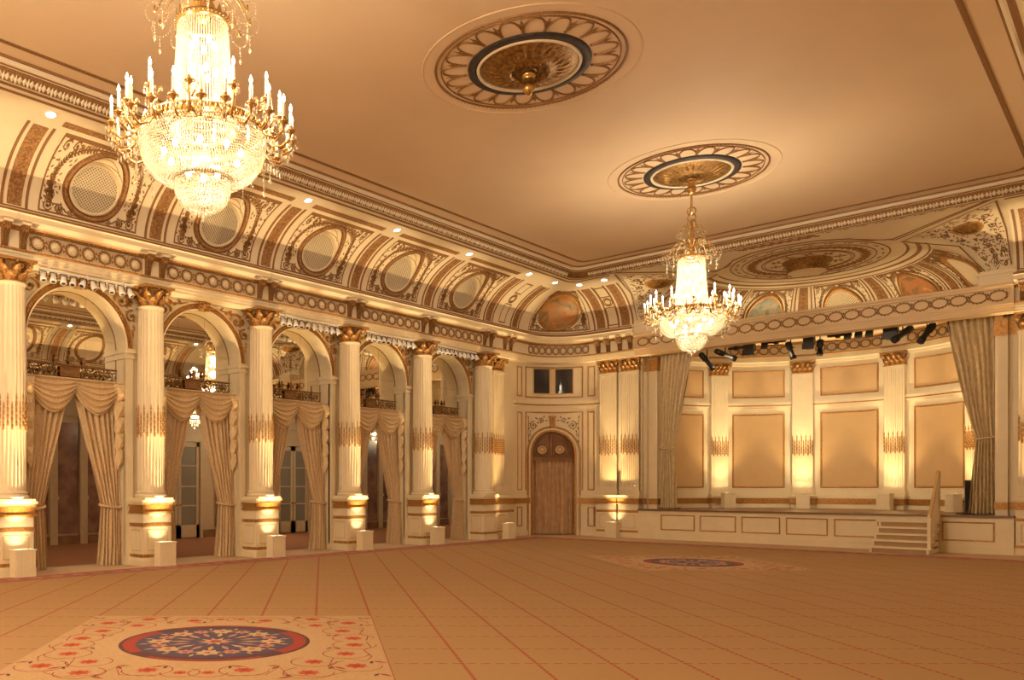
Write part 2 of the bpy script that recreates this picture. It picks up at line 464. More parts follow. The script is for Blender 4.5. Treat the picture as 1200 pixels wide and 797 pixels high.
# entablature all round
ENT = [(-.05,5.70),(.42,5.70),(.42,5.76),(.45,5.76),(.45,5.82),(.48,5.82),(.48,5.87),(.52,5.88),(.52,5.91),(.44,5.93),(.44,6.25),(.47,6.27),(.52,6.32),(.52,6.36),(.66,6.40),(.66,6.49),(.70,6.51),(.70,6.55),(.50,6.585),(.50,6.61),(CD0,CZ0)]
EM = [0,0,0,0,0,0,1,1,0,0,1,1,0,0,0,0,2,0,2,0]
mb = MB(); sweep(mb, ENT, path, EM)
for x_ in (XC-MOUTH, XC+MOUTH): mb.add([(x_, WS-d, z) for d, z in ENT+[(-.05,CZ0)]], [tuple(range(len(ENT)+1))])
struct(mb.build('trim_entablature', [CREAM, GILT, BROWN]))
# the cove between the decorated bays (whole where no bay panel stands)
TH = [pi/2*i/16 for i in range(17)]
COVEP = [cove(t) for t in TH]
NP = len(path(0))
HB = 1.065
def rect_strip(mb, side, y0, y1, n=1):
    M = coveT(lambda u, d, z: (WL+d, u, z)) if side < 0 else coveT(lambda u, d, z: (WR-d, u, z))
    mb.sheet(y0, y1, 0, pi/2, 0, M, 0, n, 16)
mb = MB()
cuts = [WB+2.4] + [q for y in BAYY for q in (y-HB, y+HB)] + [WS-FR]
for a, b in zip(cuts[0::2], cuts[1::2]): rect_strip(mb, -1, a, b); rect_strip(mb, 1, a, b)
sweep(mb, COVEP, path, None, 11, 14, True)     # rear, mitred (index 11..13)
sweep(mb, COVEP, path, None, 0, 12, True)
sweep(mb, COVEP, path, None, 14, NP, True)
struct(mb.build('ceiling_cove', [CREAM]))
# the ceiling mouldings above the cove
zt = CZ0+CB
STEP = [(2.285,zt),(2.285,zt-.012),(2.305,zt-.012),(2.445,zt+.195),(2.46,zt+.20),(2.46,zt+.23),(2.49,zt+.24),(2.50,zt+.25),(2.50,CEILZ-.03),(2.54,CEILZ-.028),(2.55,CEILZ)]
def path_sq(d):
    P = path(d); return P[1:] + [P[1]]
def ring_path(d):
    """offset line closed across the stage side"""
    r = max(FR - d, .3); P = []
    def arc(cx, cy, a0, a1):
        for i in range(7):
            a = R_(a0 + (a1-a0)*i/6); P.append((cx+r*cos(a), cy+r*sin(a)))
    arc(WR-d-r, WS-d-r, 90, 0); P.append((WR-d, WB+d)); P.append((WL+d, WB+d)); arc(WL+d+r, WS-d-r, 180, 90)
    P.append(P[0]); return P
mb = MB(); sweep(mb, STEP, ring_path, [0,1,2,0,1,0,0,0,1,1])
struct(mb.build('trim_ceiling_step', [CREAM, BROWN, GILTD]))
# leaf ornament on the sloping band of the step, only where the camera or a mirror can see it
mb = MB()
def stepM(side):
    d0, z0, d1, z1 = 2.305, zt-.012, 2.445, zt+.195
    n = (.87, -.49)
    def M(u, v, h):
        d = d0+(d1-d0)*v + h*.83; z = z0+(z1-z0)*v - h*.56
        return (WL+d, u, z) if side == 'l' else (WR-d, u, z) if side == 'r' else (u, WS-d, z)
    return M
for side, a, b in (('l', 2., 22.6), ('r', 10., 22.6), ('s', WL+2.8, WR-2.8)):
    M = stepM(side); n = int((b-a)/.2)
    for i in range(n):
        u = a + (b-a)*(i+.5)/n
        for k in (-1, 1):
            mb.leaf(M, u, .5, 0 if k > 0 else pi, .085, .5, .02)
        mb.leaf(M, u+.1, .1, pi/2, .7, .05, .02)
struct(mb.build('trim_ceiling_leaf_band', [CREAM]))
mb = MB()
INL = [(2.86,CEILZ-.012),(2.87,CEILZ-.018),(2.925,CEILZ-.018),(2.935,CEILZ-.012)]
sweep(mb, [(2.86,CEILZ)]+INL+[(2.935,CEILZ)], ring_path)
struct(mb.build('trim_ceiling_inner_line', [GILTD]))
# long painted lines that follow the top of the cove
def cove_line(mb, t0, t1, i0, i1, pf=path, h=.006):
    q = []
    for t in (t0, (t0+t1)/2, t1):
        d, z = cove(R_(t)); n = cove_n(R_(t)); q.append((d+n[0]*h, z+n[1]*h))
    sweep(mb, q, pf, None, i0, i1)
mb = MB()
cove_line(mb, 81.5, 83.8, 0, NP); cove_line(mb, 86.5, 89, 0, NP)
cove_line(mb, .8, 2.2, 0, NP)
struct(mb.build('trim_cove_lines', [BROWN]))

# ------------------------------------------------------------------ columns
def leaf3(mb, base, out, up, w, h, lean, m=0, n=4):
    """an acanthus leaf: a strip that rises from base and curls outward"""
    side = Vector(out).cross(Vector((0,0,1))).normalized(); o = Vector(out); b = Vector(base)
    vs = []
    for i in range(n+1):
        t = i/n; q = lean*(t**2.2); z = h*(t - .22*max(0, t-.7)/.3*(t-.7)/.3*.8)
        ww = w*(.75+.5*sin(pi*min(t*1.1,1)))*(1-.75*t**3)/2
        c = b + o*q + Vector((0,0,z))
        vs += [tuple(c - side*ww), tuple(c + o*.02), tuple(c + side*ww)]
    mb.add(vs, [(3*i+k, 3*i+k+1, 3*i+k+4, 3*i+k+3) for i in range(n) for k in range(2)], m, False)
def volute(mb, c, out, r, w, m=0):
    side = Vector(out).cross(Vector((0,0,1))).normalized(); o = Vector(out)
    pts = []; rs = []
    for i in range(17):
        t = i/16; a = pi*.9 - 2*pi*1.4*t; q = r*(1-.8*t)
        pts.append(tuple(Vector(c) + o*(q*cos(a)) + Vector((0,0,q*sin(a))))); rs.append(w*(1-.5*t))
    mb.tube(pts, rs, 5, m)
def pedestal(root, hw, dep, flat=False):
    mb = MB()
    mb.box(-hw, hw, -.02, dep, .16, 1.07); mb.box(-hw-.04, hw+.04, -.02, dep+.04, 0, .13); mb.box(-hw-.02, hw+.02, -.02, dep+.02, .13, .17)
    mb.box(-hw-.03, hw+.03, -.02, dep+.03, 1.24, 1.29); mb.box(-hw-.06, hw+.06, -.02, dep+.06, 1.29, 1.34)
    p = mb.build('pedestal', [CREAM], root)
    mb = MB()
    mb.box(-hw-.045, hw+.045, -.02, dep+.045, 1.07, 1.10); mb.box(-hw-.02, hw+.02, -.02, dep+.02, 1.12, 1.22)
    mb.box(-hw-.05, hw+.05, -.02, dep+.05, 1.22, 1.245)
    mb.box(-hw-.03, hw+.03, -.02, dep+.03, 1.10, 1.12)
    mb.build('gilt_cornice', [GILT], p)
    for z0_, z1_ in ((.80,.87),(.17,.235)):
        mb = MB(); mb.box(-hw-.012, hw+.012, -.02, dep+.012, z0_, z1_); mb.build('gilt_moulding', [GILT], p)
    mb = MB()
    mb.rect(-hw+.09, hw-.09, .30, .74, .03, .012, lambda u, v, h: (u, dep+h, v), 0)
    mb.rect(.08, dep-.08, .30, .74, .03, .012, lambda u, v, h: (hw+h, dep-u, v), 0)
    mb.rect(.08, dep-.08, .30, .74, .03, .012, lambda u, v, h: (-hw-h, u, v), 0)
    mb.build('panel_moulding', [CREAMD], p)
def column(label, loc, rz, group=None):
    root = thing('fluted_column', label, 'column', loc, rz, group)
    pedestal(root, .335, .54)
    c = (0,.30,0)
    mb = MB()
    mb.box(-.34, .34, -.02, .62, 1.34, 1.385)
    tor = lambda z, r, q: [(r+q*cos(a), z+q*sin(a)) for a in [R_(t) for t in range(-90, 91, 30)]]
    mb.lathe(tor(1.42, .295, .038)+[(.29,1.462),(.285,1.478)]+tor(1.495,.29,.018)+[(.283,1.52),(.28,1.54)], c, 32)
    mb.build('column_base', [CREAM], root)
    NF = 24
    def fl(a, z):
        t = (a*NF/(2*pi)) % 1
        return 1 - .062*max(0, sin(pi*min(t/.78, 1)))**.7 if 1.62 < z < 5.22 else 1
    mb = MB()
    prof = [(.282,1.53),(.28,1.615),(.28,1.63),(.278,2.6),(.272,3.8),(.258,5.2),(.258,5.225),(.262,5.26),(.275,5.27),(.275,5.31)]
    mb.lathe(prof, c, NF*7, rf=fl)
    sh = mb.build('shaft', [CREAM], root)
    mb = MB()
    for i in range(NF):
        a = 2*pi*(i+.89)/NF
        if sin(a) < -.65: continue
        top = 3.30 if i % 2 else 3.14
        q = .281
        z = 2.62 + (.06 if i % 2 else 0)
        while z < top-.22:
            mb.tube([(c[0]+q*cos(a), c[1]+q*sin(a), z+k) for k in (0,.02,.10,.118)], [.010,.019,.019,.008], 5); z += .122
        mb.tube([(c[0]+q*cos(a), c[1]+q*sin(a), z+k) for k in (0,.03,top-z-.05,top-z)], [.010,.019,.012,.002], 5)
    mb.build('gilt_reeding', [GILT], sh)
    mb = MB()
    mb.lathe([(.25,5.30),(.245,5.42),(.25,5.55),(.29,5.66)], c, 24, 1)  # bell in darker gilding: shade of the crevices put into the colour
    mb.lathe(tor(5.305, .262, .018), c, 24)
    for k in range(8):
        a = 2*pi*k/8 + pi/8
        if sin(a) < -.8: continue
        leaf3(mb, (c[0]+.25*cos(a), c[1]+.25*sin(a), 5.31), (cos(a), sin(a), 0), 0, .15, .18, .12)
        a += pi/8
        leaf3(mb, (c[0]+.25*cos(a), c[1]+.25*sin(a), 5.38), (cos(a), sin(a), 0), 0, .14, .25, .17)
    for a in (45, 135, 225, 315):
        o = (cos(R_(a)), sin(R_(a)), 0)
        volute(mb, (c[0]+.34*o[0], c[1]+.34*o[1], 5.60), o, .085, .03)
    for a in (0, 90, 180):
        mb.ball((c[0]+.32*cos(R_(a)), c[1]+.32*sin(R_(a)), 5.66), .045, 6)
        for s in (-1, 1):
            o = Vector((cos(R_(a)), sin(R_(a)), 0)); sd = o.cross(Vector((0,0,1)))*s
            volute(mb, tuple(Vector((c[0],c[1],5.58)) + o*.30 + sd*.08), tuple(sd), .05, .016)
    cp = mb.build('capital', [GILT, GILTD], root)
    mb = MB(); mb.box(-.36, .36, -.02, .66, 5.665, 5.705)
    mb.build('abacus', [GILT], cp)
    return root
def pilaster(label, loc, rz, group=None, hw=.29, dep=.14, z0=0.):
    root = thing('fluted_pilaster', label, 'pilaster', loc, rz, group)
    pedestal(root, hw+.04, dep+.12)
    mb = MB()
    mb.box(-hw-.04, hw+.04, -.02, dep+.05, 1.34, 1.385); mb.box(-hw-.05, hw+.05, -.02, dep+.06, 1.395, 1.45)
    mb.box(-hw-.02, hw+.02, -.02, dep+.02, 1.45, 1.48); mb.box(-hw-.03, hw+.03, -.02, dep+.035, 1.48, 1.52)
    mb.build('pilaster_base', [CREAM], root)
    mb = MB(); NF = 9
    mb.box(-hw, hw, -.02, dep-.02, 1.5, 5.3); mb.box(-hw, hw, -.02, dep, 1.5, 1.62); mb.box(-hw, hw, -.02, dep, 5.2, 5.3)
    for i in range(NF+1):
        x = -hw + (2*hw-.022)*i/NF
        mb.box(x, x+.022, -.02, dep, 1.62, 5.2)
    sh = mb.build('shaft', [CREAM], root)
    mb = MB()
    for i in range(NF+1):
        x = -hw + (2*hw-.022)*i/NF + .011; top = 3.30 if i % 2 else 3.14; z = 2.62 + (.06 if i % 2 else 0)
        while z < top-.22:
            mb.tube([(x, dep+.004, z+k) for k in (0,.02,.10,.118)], [.010,.019,.019,.008], 5); z += .122
        mb.tube([(x, dep+.004, z+k) for k in (0,.03,top-z-.05,top-z)], [.008,.020,.013,.002], 5)
    mb.build('gilt_reeding', [GILT], sh)
    mb = MB()
    mb.box(-hw, hw, -.02, dep-.03, 5.3, 5.66, 1); mb.box(-hw-.02, hw+.02, -.02, dep+.02, 5.29, 5.32)  # core block coloured darker to stand in for shade behind the leaves
    for k in range(4):
        x = -hw + 2*hw*(k+.5)/4
        leaf3(mb, (x, dep-.02, 5.32), (0,1,0), 0, .12, .18, .11)
        if k < 3: leaf3(mb, (x+hw/4, dep-.02, 5.40), (0,1,0), 0, .12, .23, .15)
    for s in (-1, 1):
        volute(mb, (s*hw*.98, dep+.07, 5.60), (s*.9, .43, 0), .08, .028); volute(mb, (s*.07, dep+.07, 5.58), (s, 0, 0), .05, .018)
        leaf3(mb, (s*hw, dep*.5, 5.36), (s,0,0), 0, .14, .22, .1)
    mb.ball((0, dep+.09, 5.66), .05, 6)
    cp = mb.build('capital', [GILT, GILTD], root)
    mb = MB(); mb.box(-hw-.07, hw+.07, -.02, dep+.13, 5.66, 5.705); mb.build('abacus', [GILT], cp)
    return root
RL = rot(1, 0); RRT = rot(-1, 0); RST = rot(0, -1)
names = ['fluted cream column at the photo\'s left edge, before the first draped arch',
         'fluted cream column between the first and second draped arches from the left',
         'fluted cream column between the second and third draped arches from the left',
         'fluted cream column between the third and fourth draped arches from the left',
         'fluted cream column between the fourth and fifth draped arches from the left',
         'fluted cream column after the fifth draped arch, next to a flat pilaster']
c0 = column(names[0], (WL, COLY[0], 0), RL, 'columns of the arcade')
for i in range(1, 6): dup(c0, (WL, COLY[i], 0), RL, names[i])
for i in range(2, 6): dup(c0, (WR, COLY[i], 0), RRT, 'fluted column on the opposite wall, seen only in the arch mirrors', 'columns of the opposite wall')
p0 = pilaster('flat fluted pilaster beside the last round column, left of the curtained corner door', (WL, 22.35, 0), RL, 'pilasters of the hall')
dup(p0, (-12.66, WS, 0), RST, 'flat fluted pilaster right of the corner door, farther from the stage curtain')
dup(p0, (-11.93, WS, 0), RST, 'flat fluted pilaster on the pier next to the left stage curtain')
dup(p0, (WR, 22.35, 0), RRT, 'flat fluted pilaster on the opposite wall, seen only in a mirror', 'pilasters seen in mirrors')
dup(p0, (2*XC+12.66, WS, 0), RST, 'flat fluted pilaster on the right stage pier, cut by the photo\'s right edge', 'pilasters of the hall')
dup(p0, (2*XC+11.93, WS, 0), RST, 'flat fluted pilaster beside the right stage curtain', 'pilasters of the hall')
# uplight boxes
def uplight(label, loc, rz, z=0., group='uplight boxes at the column feet'):
    root = thing('uplight_box', label, 'uplight', loc, rz, group)
    mb = MB(); mb.box(-.19, .19, -.11, .11, 0, .36)
    for a, b, c, d in ((-.19,.19,-.11,-.09),(-.19,.19,.09,.11),(-.19,-.17,-.09,.09),(.17,.19,-.09,.09)): mb.box(a, b, c, d, .36, .47)
    mb.box(-.20, .20, -.12, .12, 0, .03)
    for i in range(9): mb.box(-.18+.04*i, -.168+.04*i, .11, .118, .04, .46)
    mb.build('housing', [CREAM], root)
    mb = MB(); mb.box(-.2,.2,-.12,-.09,.47,.50); mb.box(-.2,.2,.09,.12,.47,.50); mb.box(-.2,-.17,-.09,.09,.47,.50); mb.box(.17,.2,-.09,.09,.47,.50)
    mb.build('top_frame', [CREAM], root)
    mb = MB(); mb.lathe([(.001,.372),(.07,.374)], (0,0,0), 12); mb.build('lamp_lens', [DOWNL], root)
    return root
def spot(name, loc, target, power, angle, blend, col, r=.04):
    l = bpy.data.lights.new(name, 'SPOT'); l.energy = power; l.spot_size = R_(angle); l.spot_blend = blend
    l.color = col; l.shadow_soft_size = r
    o = bpy.data.objects.new(name, l); COL.objects.link(o); o.location = loc
    o.rotation_euler = (Vector(target)-Vector(loc)).to_track_quat('-Z', 'Y').to_euler(); return o
def point(name, loc, power, col, r=.06):
    l = bpy.data.lights.new(name, 'POINT'); l.energy = power; l.color = col; l.shadow_soft_size = r
    o = bpy.data.objects.new(name, l); COL.objects.link(o); o.location = loc; return o
WARM = (1, .72, .36); WARM2 = (1, .80, .50)
BEAM_P, BEAM_A, SPILL_P, WASH_P, AMBER = 700, 27, 16, 460, (1, .64, .26)
def uplamp(x, y, nx, ny, z=0., power=None, tilt=.11, ang=None, spill=None, wash=1., wa=58):
    x += nx*.07; y += ny*.07; z -= .05
    spot('uplight_beam', (x, y, z+.52), (x-nx*tilt, y-ny*tilt, z+2.9), power or BEAM_P, ang or BEAM_A, .4, WARM, .025)
    spot('uplight_spill', (x, y, z+.52), (x-nx*1.2, y-ny*1.2, z+1.6), spill or SPILL_P, 70, .9, WARM, .025)
    spot('uplight_wash', (x, y, z+.52), (x-nx*.36, y-ny*.36, z+2.9), WASH_P*wash, wa, 1., AMBER, .025)
def wall_uplight(label, x, y, nx, ny, dep, lamp=True, group='uplight boxes at the column feet', first=[]):
    lx, ly = x+nx*dep, y+ny*dep
    if not first: first.append(uplight(label, (lx, ly, 0), rot(nx, ny)))
    else: dup(first[0], (lx, ly, 0), rot(nx, ny), label, group)
    if lamp: uplamp(lx, ly, nx, ny)
for i in range(6):
    wall_uplight(['cream uplight box at the foot of the column at the photo\'s left edge',
      'cream uplight box below the column between first and second arches',
      'cream uplight box below the column between second and third arches',
      'cream uplight box below the column between third and fourth arches',
      'cream uplight box below the column between fourth and fifth arches',
      'cream uplight box left of the corner door, below the paired column and pilaster'][i], WL, COLY[i] if i < 5 else 21.85, 1, 0, .83)
wall_uplight('cream uplight box right of the corner door, below the twin pilasters', -12.30, WS, 0, -1, .59)
for i in range(2, 6): uplamp(WR-.83, COLY[i], -1, 0)
uplamp(2*XC+12.3, WS-.59, 0, -1)
for y in (.47, -2.5, -5.5): uplamp(WL+.83, y+2.97*0, 1, 0)
# ------------------------------------------------------------------ arch surrounds (local: u along the wall, y out of it)
def arch_surround(label, loc, rz, group=None):
    root = thing('arch_surround', label, 'arch surround', loc, rz, group)
    for s in (-1, 1):
        mb = MB(); x0, x1 = sorted((s*HWA, s*(HWA+.16)))
        mb.box(x0, x1, -.05, .05, 0, 4.25); mb.box(x0-.01, x1+.01, -.05, .06, 0, .16)
        j = mb.build('jamb', [CREAM], root)
        mb = MB(); x0, x1 = sorted((s*(HWA-.03), s*(HWA+.19)))
        mb.box(x0, x1, -REV, .08, 4.25, 4.28); mb.box(x0+.01, x1-.01, -REV, .06, 4.28, 4.36); mb.box(x0-.02, x1+.02, -REV, .11, 4.36, 4.41); mb.box(x0, x1, -REV, .085, 4.41, 4.45)
        mb.build('impost', [CREAM], root)
    mb = MB()
    A = [pi*i/48 for i in range(49)]
    prof = [(HWA, .0), (HWA, .05), (HWA+.03, .06), (HWA+.045, .03), (HWA+.13, .03), (HWA+.145, .065), (HWA+.175, .05), (HWA+.18, 0)]
    vs = [(q*cos(a), h, SPR+q*sin(a)) for a in A for q, h in prof]; k = len(prof)
    for j in range(k-1):
        mb.add([vs[i*k+t] for i in range(49) for t in (j, j+1)], [(2*i, 2*i+1, 2*i+3, 2*i+2) for i in range(48)], 1 if j in (2,3,4) else 0)
    for i in range(64):
        a = pi*(i+.5)/64; q = HWA+.088
        mb.octa((q*cos(a), .045, SPR+q*sin(a)), .022, .022, 1)
    mb.build('archivolt', [CREAM, GILT], root)
    mb = MB()                                           # keystone cartouche with scrolls
    mb.box(-.10, .10, 0, .10, SPR+HWA-.01, SPR+HWA+.19)
    for s in (-1, 1):
        volute(mb, (s*.12, .11, SPR+HWA+.17), (s,0,0), .07, .025); volute(mb, (s*.10, .11, SPR+HWA+.02), (s,0,0), .05, .02)
    for k in range(5): mb.leaf(IDM_H(.10), 0, SPR+HWA-.03, R_(30+30*k), .22, .08, .05)
    mb.ball((0, .14, SPR+HWA+.09), .06, 8)
    mb.build('keystone', [GILT], root)
    for s in (-1, 1):
        mb = MB(); M = lambda u, v, h: (s*u, h, v)
        mb.rect(.28, 1.40, 4.0, 5.66, .0, 0, M) if False else None
        mb.spiral(M, .98, 5.42, .17, R_(200), -1, 1.3, .05, .05)
        mb.spiral(M, 1.20, 5.13, .12, R_(80), 1, 1.2, .045, .05)
        mb.ribbon([(.36,5.64),(.55,5.60),(.72,5.59),(.85,5.54)], .035, .03, M)
        for x, y, a in ((.5,5.61,.4),(.62,5.6,-.5),(.74,5.58,.5),(1.24,5.0,-1.2),(1.27,4.9,-1.9),(1.12,5.32,.7),(1.25,5.5,.9),(.85,5.3,3.6),(1.24,4.84,-1.5),(1.30,5.3,.2)):
            mb.leaf(M, x, y, a, .16, .07, .04)
        mb.flower(M, 1.16, 5.42, .10, 6, .05)
        mb.build('spandrel_scroll', [GILT], root)
    return root
def IDM_H(h0): return lambda u, v, h: (u, h0+h, v)
a0 = arch_surround('gilt-beaded arch surround, first arch from the left', (WL, BAYY[0], 0), RL, 'arch surrounds')
for b in range(1, 5): dup(a0, (WL, BAYY[b], 0), RL, 'gilt-beaded arch surround, %s arch from the left' % ORD[b])
for b in range(2, 5): dup(a0, (WR, BAYY[b], 0), RRT, 'arch surround on the opposite wall, seen only in the arch mirrors', 'arch surrounds of the opposite wall')

# mirrors in the arch heads, with a dark frame and fine joints
def mirror(label, loc, rz):
    root = thing('arch_mirror', label, 'mirror', loc, rz, 'arched mirrors')
    d = -REV+.012; hw = HWA-.002
    P = [(-hw, 3.72), (hw, 3.72)] + [(hw*cos(pi*i/32), SPR+hw*sin(pi*i/32)) for i in range(33)]
    mb = MB(); k = len(P)
    mb.add([(u, d, v) for u, v in P]+[(u, d-.02, v) for u, v in P], [tuple(range(k))[::-1], tuple(range(k, 2*k))] + [(i, (i+1) % k, k+(i+1) % k, k+i) for i in range(k)])
    mb.build('mirror_glass', [MIRROR], root)
    mb = MB(); mb.tube([(u, d+.005, v) for u, v in P], .012, 5, 0, True)
    mb.build('frame', [GILTD], root)
    mb = MB()
    for x in (-.36, .36): mb.box(x-.002, x+.002, d, d+.002, 3.75, SPR+sqrt(hw*hw-x*x))
    mb.box(-hw, hw, d, d+.002, 4.60, 4.604)
    mb.build('joint', [GILTD], root)
    return root
m0 = mirror('arched mirror above the curtains of the first arch from the left', (WL, BAYY[0], 0), RL)
for b in range(1, 5): dup(m0, (WL, BAYY[b], 0), RL, 'arched mirror above the curtains of the %s arch from the left' % ORD[b])
# fretwork balcony rail at the foot of each mirror
def fret(label, loc, rz):
    root = thing('fretwork_rail', label, 'balcony rail', loc, rz, 'fretwork rails')
    d = -REV+.06
    mb = MB(); mb.box(-HWA+.01, HWA-.01, d-.015, d+.015, 3.755, 3.785); mb.box(-HWA+.01, HWA-.01, d-.015, d+.015, 4.02, 4.04)
    mb.build('rail_bars', [GILTD], root)
    for s in (-1, 1):
        mb = MB(); M = lambda u, v, h: (s*u, d+h, v)
        for k in range(3):
            mb.spiral(M, .38+.25*k, 3.90, .115, R_(180 if k % 2 else 0), 1 if k % 2 else -1, 1.5, .022, .02)
            mb.spiral(M, .38+.25*k, 3.90, .06, R_(60), 1, 1.0, .018, .02, leaves=False)
            for a in (.5, 2.2, 3.8, 5.4): mb.leaf(M, .38+.25*k+.09*cos(a), 3.90+.09*sin(a), a, .08, .04, .015)
        mb.build('scroll_panel', [GILTD], root)
    mb = MB(); mb.rect(-.22, .22, 3.80, 4.01, .03, .02, IDM_H(d)); mb.rect(-.15, .15, 3.85, 3.96, .012, .012, IDM_H(d)); mb.box(-.2, .2, d-.01, d, 3.81, 4.0)
    mb.build('plaque', [GILTD], root)
    for x in (-.30, 0, .30):                            # little urns on the rail
        mb = MB(); mb.lathe([(.012,4.04),(.03,4.06),(.012,4.08),(.04,4.11),(.05,4.15),(.02,4.17),(.028,4.20),(.001,4.24)], (x, d, 0), 8)
        mb.build('urn_finial', [GILTD], root)
    return root
f0 = fret('gilt fretwork rail below the mirror of the first arch from the left', (WL, BAYY[0], 0), RL)
for b in range(1, 5): dup(f0, (WL, BAYY[b], 0), RL, 'gilt fretwork rail below the mirror of the %s arch from the left' % ORD[b])

# ------------------------------------------------------------------ draperies of the arches
def drape_panel(label, loc, rz, s, group, mats, top=3.66, tie=1.22, xa=-1.02, xb=.0, ta=-1.04, tb=-.62, ba=-1.08, bb=-.55, d=-.20, amp=.068, nf=7, tname='tieback', z0=0.012, lining=None, pw=1.05):
    """a gathered curtain held back by a tie; s mirrors it"""
    root = thing('arch_curtain' if lining is None else 'stage_curtain', label, 'curtain', loc, rz, group)
    NU, NV = nf*8, 44
    def width(z):
        if z >= tie:
            t = (z-tie)/(top-tie); q = t**pw
            return ta+(xa-ta)*q, tb+(xb-tb)*q, .65+.35*q
        t = min(1, (tie-z)/(tie-z0)); q = t**.7
        return ta+(ba-ta)*q, tb+(bb-tb)*q, .7+.5*q
    vs = []
    for j in range(NV+1):
        z = z0 + (top-z0)*j/NV
        if abs(z-tie) < (top-z0)/NV/2: z = tie
        a, b, am = width(z)
        for i in range(NU+1):
            t = i/NU
            x = a+(b-a)*t
            y = d + amp*am*(sin(2*pi*nf*t + 1.1*sin(z*1.7)) + .35*sin(2*pi*nf*2.3*t+z))
            bulge = .05*sin(pi*t)*(1 if z > tie else 1.6)
            vs.append((s*x, y+bulge, z))
    mb = MB(); mb.add(vs, [(j*(NU+1)+i, j*(NU+1)+i+1, (j+1)*(NU+1)+i+1, (j+1)*(NU+1)+i) for j in range(NV) for i in range(NU)], 0, True)
    c = mb.build('cloth', mats, root)
    mb = MB(); m = (ta+tb)/2; hw = abs(tb-ta)/2+.03
    mb.tube([(s*(m+hw*cos(q)), d+.02+.13*sin(q), tie+.02*cos(q)-.03*sin(q)) for q in [2*pi*i/20 for i in range(20)]], .025, 6, 0, True)
    mb.tube([(s*(m-hw*.9), d+.02, tie), (s*(m-hw-.05), d-.02, tie+.04)], .02, 6)
    mb.build(tname, mats, root)
    if lining:
        mb = MB(); e = [(s*(width(z0+(top-z0)*j/20)[1]+.02), d-.05, z0+(top-z0)*j/20) for j in range(21)]
        mb.add(e+[(x+s*.085, y-.10, z) for x, y, z in e], [(j, j+1, j+22, j+21) for j in range(20)], 0, True)
        mb.build('dark_lining', [lining], root)
        mb = MB()
        mb.box(min(s*ba, s*bb)-.02, max(s*ba, s*bb)+.25, d-.2, d+.1, z0-.005, z0+.02)
        mb.build('hem_weight', [lining], root)
    return root
def valance(label, loc, rz):
    root = thing('swag_valance', label, 'valance', loc, rz, 'swag valances')
    d = -.10
    mb = MB(); mb.box(-HWA+.03, HWA-.03, d-.12, d, 3.62, 3.745); mb.box(-HWA+.02, HWA-.02, d-.13, d+.012, 3.735, 3.755)
    mb.build('pelmet_board', [FABL], root)
    for c, hw in ((-.47, .52), (.47, .52)):
        NU, NV = 28, 40; vs = []
        for j in range(NV+1):
            v = j/NV
            for i in range(NU+1):
                t = 2*i/NU-1
                sag = .03 + .62*v**.95
                x = c + hw*t*(1-.10*v)
                fold = 1-2*abs(sin(pi*5.5*v))**.8
                z = 3.72 - v*(.24 + .42*(1-abs(t)**1.8))
                y = d + .02 + (.06*sin(pi*v) + .055*fold)*(1-.4*abs(t)**2) + .07*(1-t*t)*v**.5
                vs.append((x, y, z))
        mb = MB(); mb.add(vs, [(j*(NU+1)+i, j*(NU+1)+i+1, (j+1)*(NU+1)+i+1, (j+1)*(NU+1)+i) for j in range(NV) for i in range(NU)], 0, True)
        sw = mb.build('swag', [FABRIC], root)
        mb = MB(); mb.tube(vs[-(NU+1):], .014, 5); mb.build('swag_edge', [FABL], sw)
    for s in (-1, 1):
        mb = MB(); zt_ = 3.73; n = 5                      # zigzag cascade tails
        for k in range(n):
            z1 = zt_ - .33*k; w = .25 - .015*k; o = .035*k
            xa, xb = (.84+.01*k, .84+w)
            P = [(xa, d+.03+.01*k, z1), (xb, d+.06, z1-.04), (xb+.01, d+.07, z1-.28), (xa+.04, d+.05, z1-.46), (xa-.01, d+.02, z1-.30)]
            mid = ((xa+xb)/2, d+.15, z1-.2)
            mb.add([(s*x, y, z) for x, y, z in P+[mid]], [(i, (i+1) % 5, 5) for i in range(5)], 0, False)
        mb.build('cascade_tail', [FABL], root)
    return root
v0 = valance('double swag valance with zigzag tails over the first arch from the left', (WL, BAYY[0], 0), RL)
for b in range(1, 5): dup(v0, (WL, BAYY[b], 0), RL, 'double swag valance with zigzag tails over the %s arch from the left' % ORD[b])
# local X points towards the camera end of the wall: +X is the left jamb in the photo
cl = drape_panel('tied-back gold damask curtain at the left jamb of the first arch from the left', (WL, BAYY[0], 0), RL, -1, 'arch curtains', [FABRIC])
cr = drape_panel('tied-back gold damask curtain at the right jamb of the first arch from the left', (WL, BAYY[0], 0), RL, 1, 'arch curtains', [FABRIC])
# swap: s=-1 mirrors xa=-1.02 to +1.02 (photo left)
for b in range(1, 5):
    dup(cl, (WL, BAYY[b], 0), RL, 'tied-back gold damask curtain at the left jamb of the %s arch from the left' % ORD[b])
    dup(cr, (WL, BAYY[b], 0), RL, 'tied-back gold damask curtain at the right jamb of the %s arch from the left' % ORD[b])

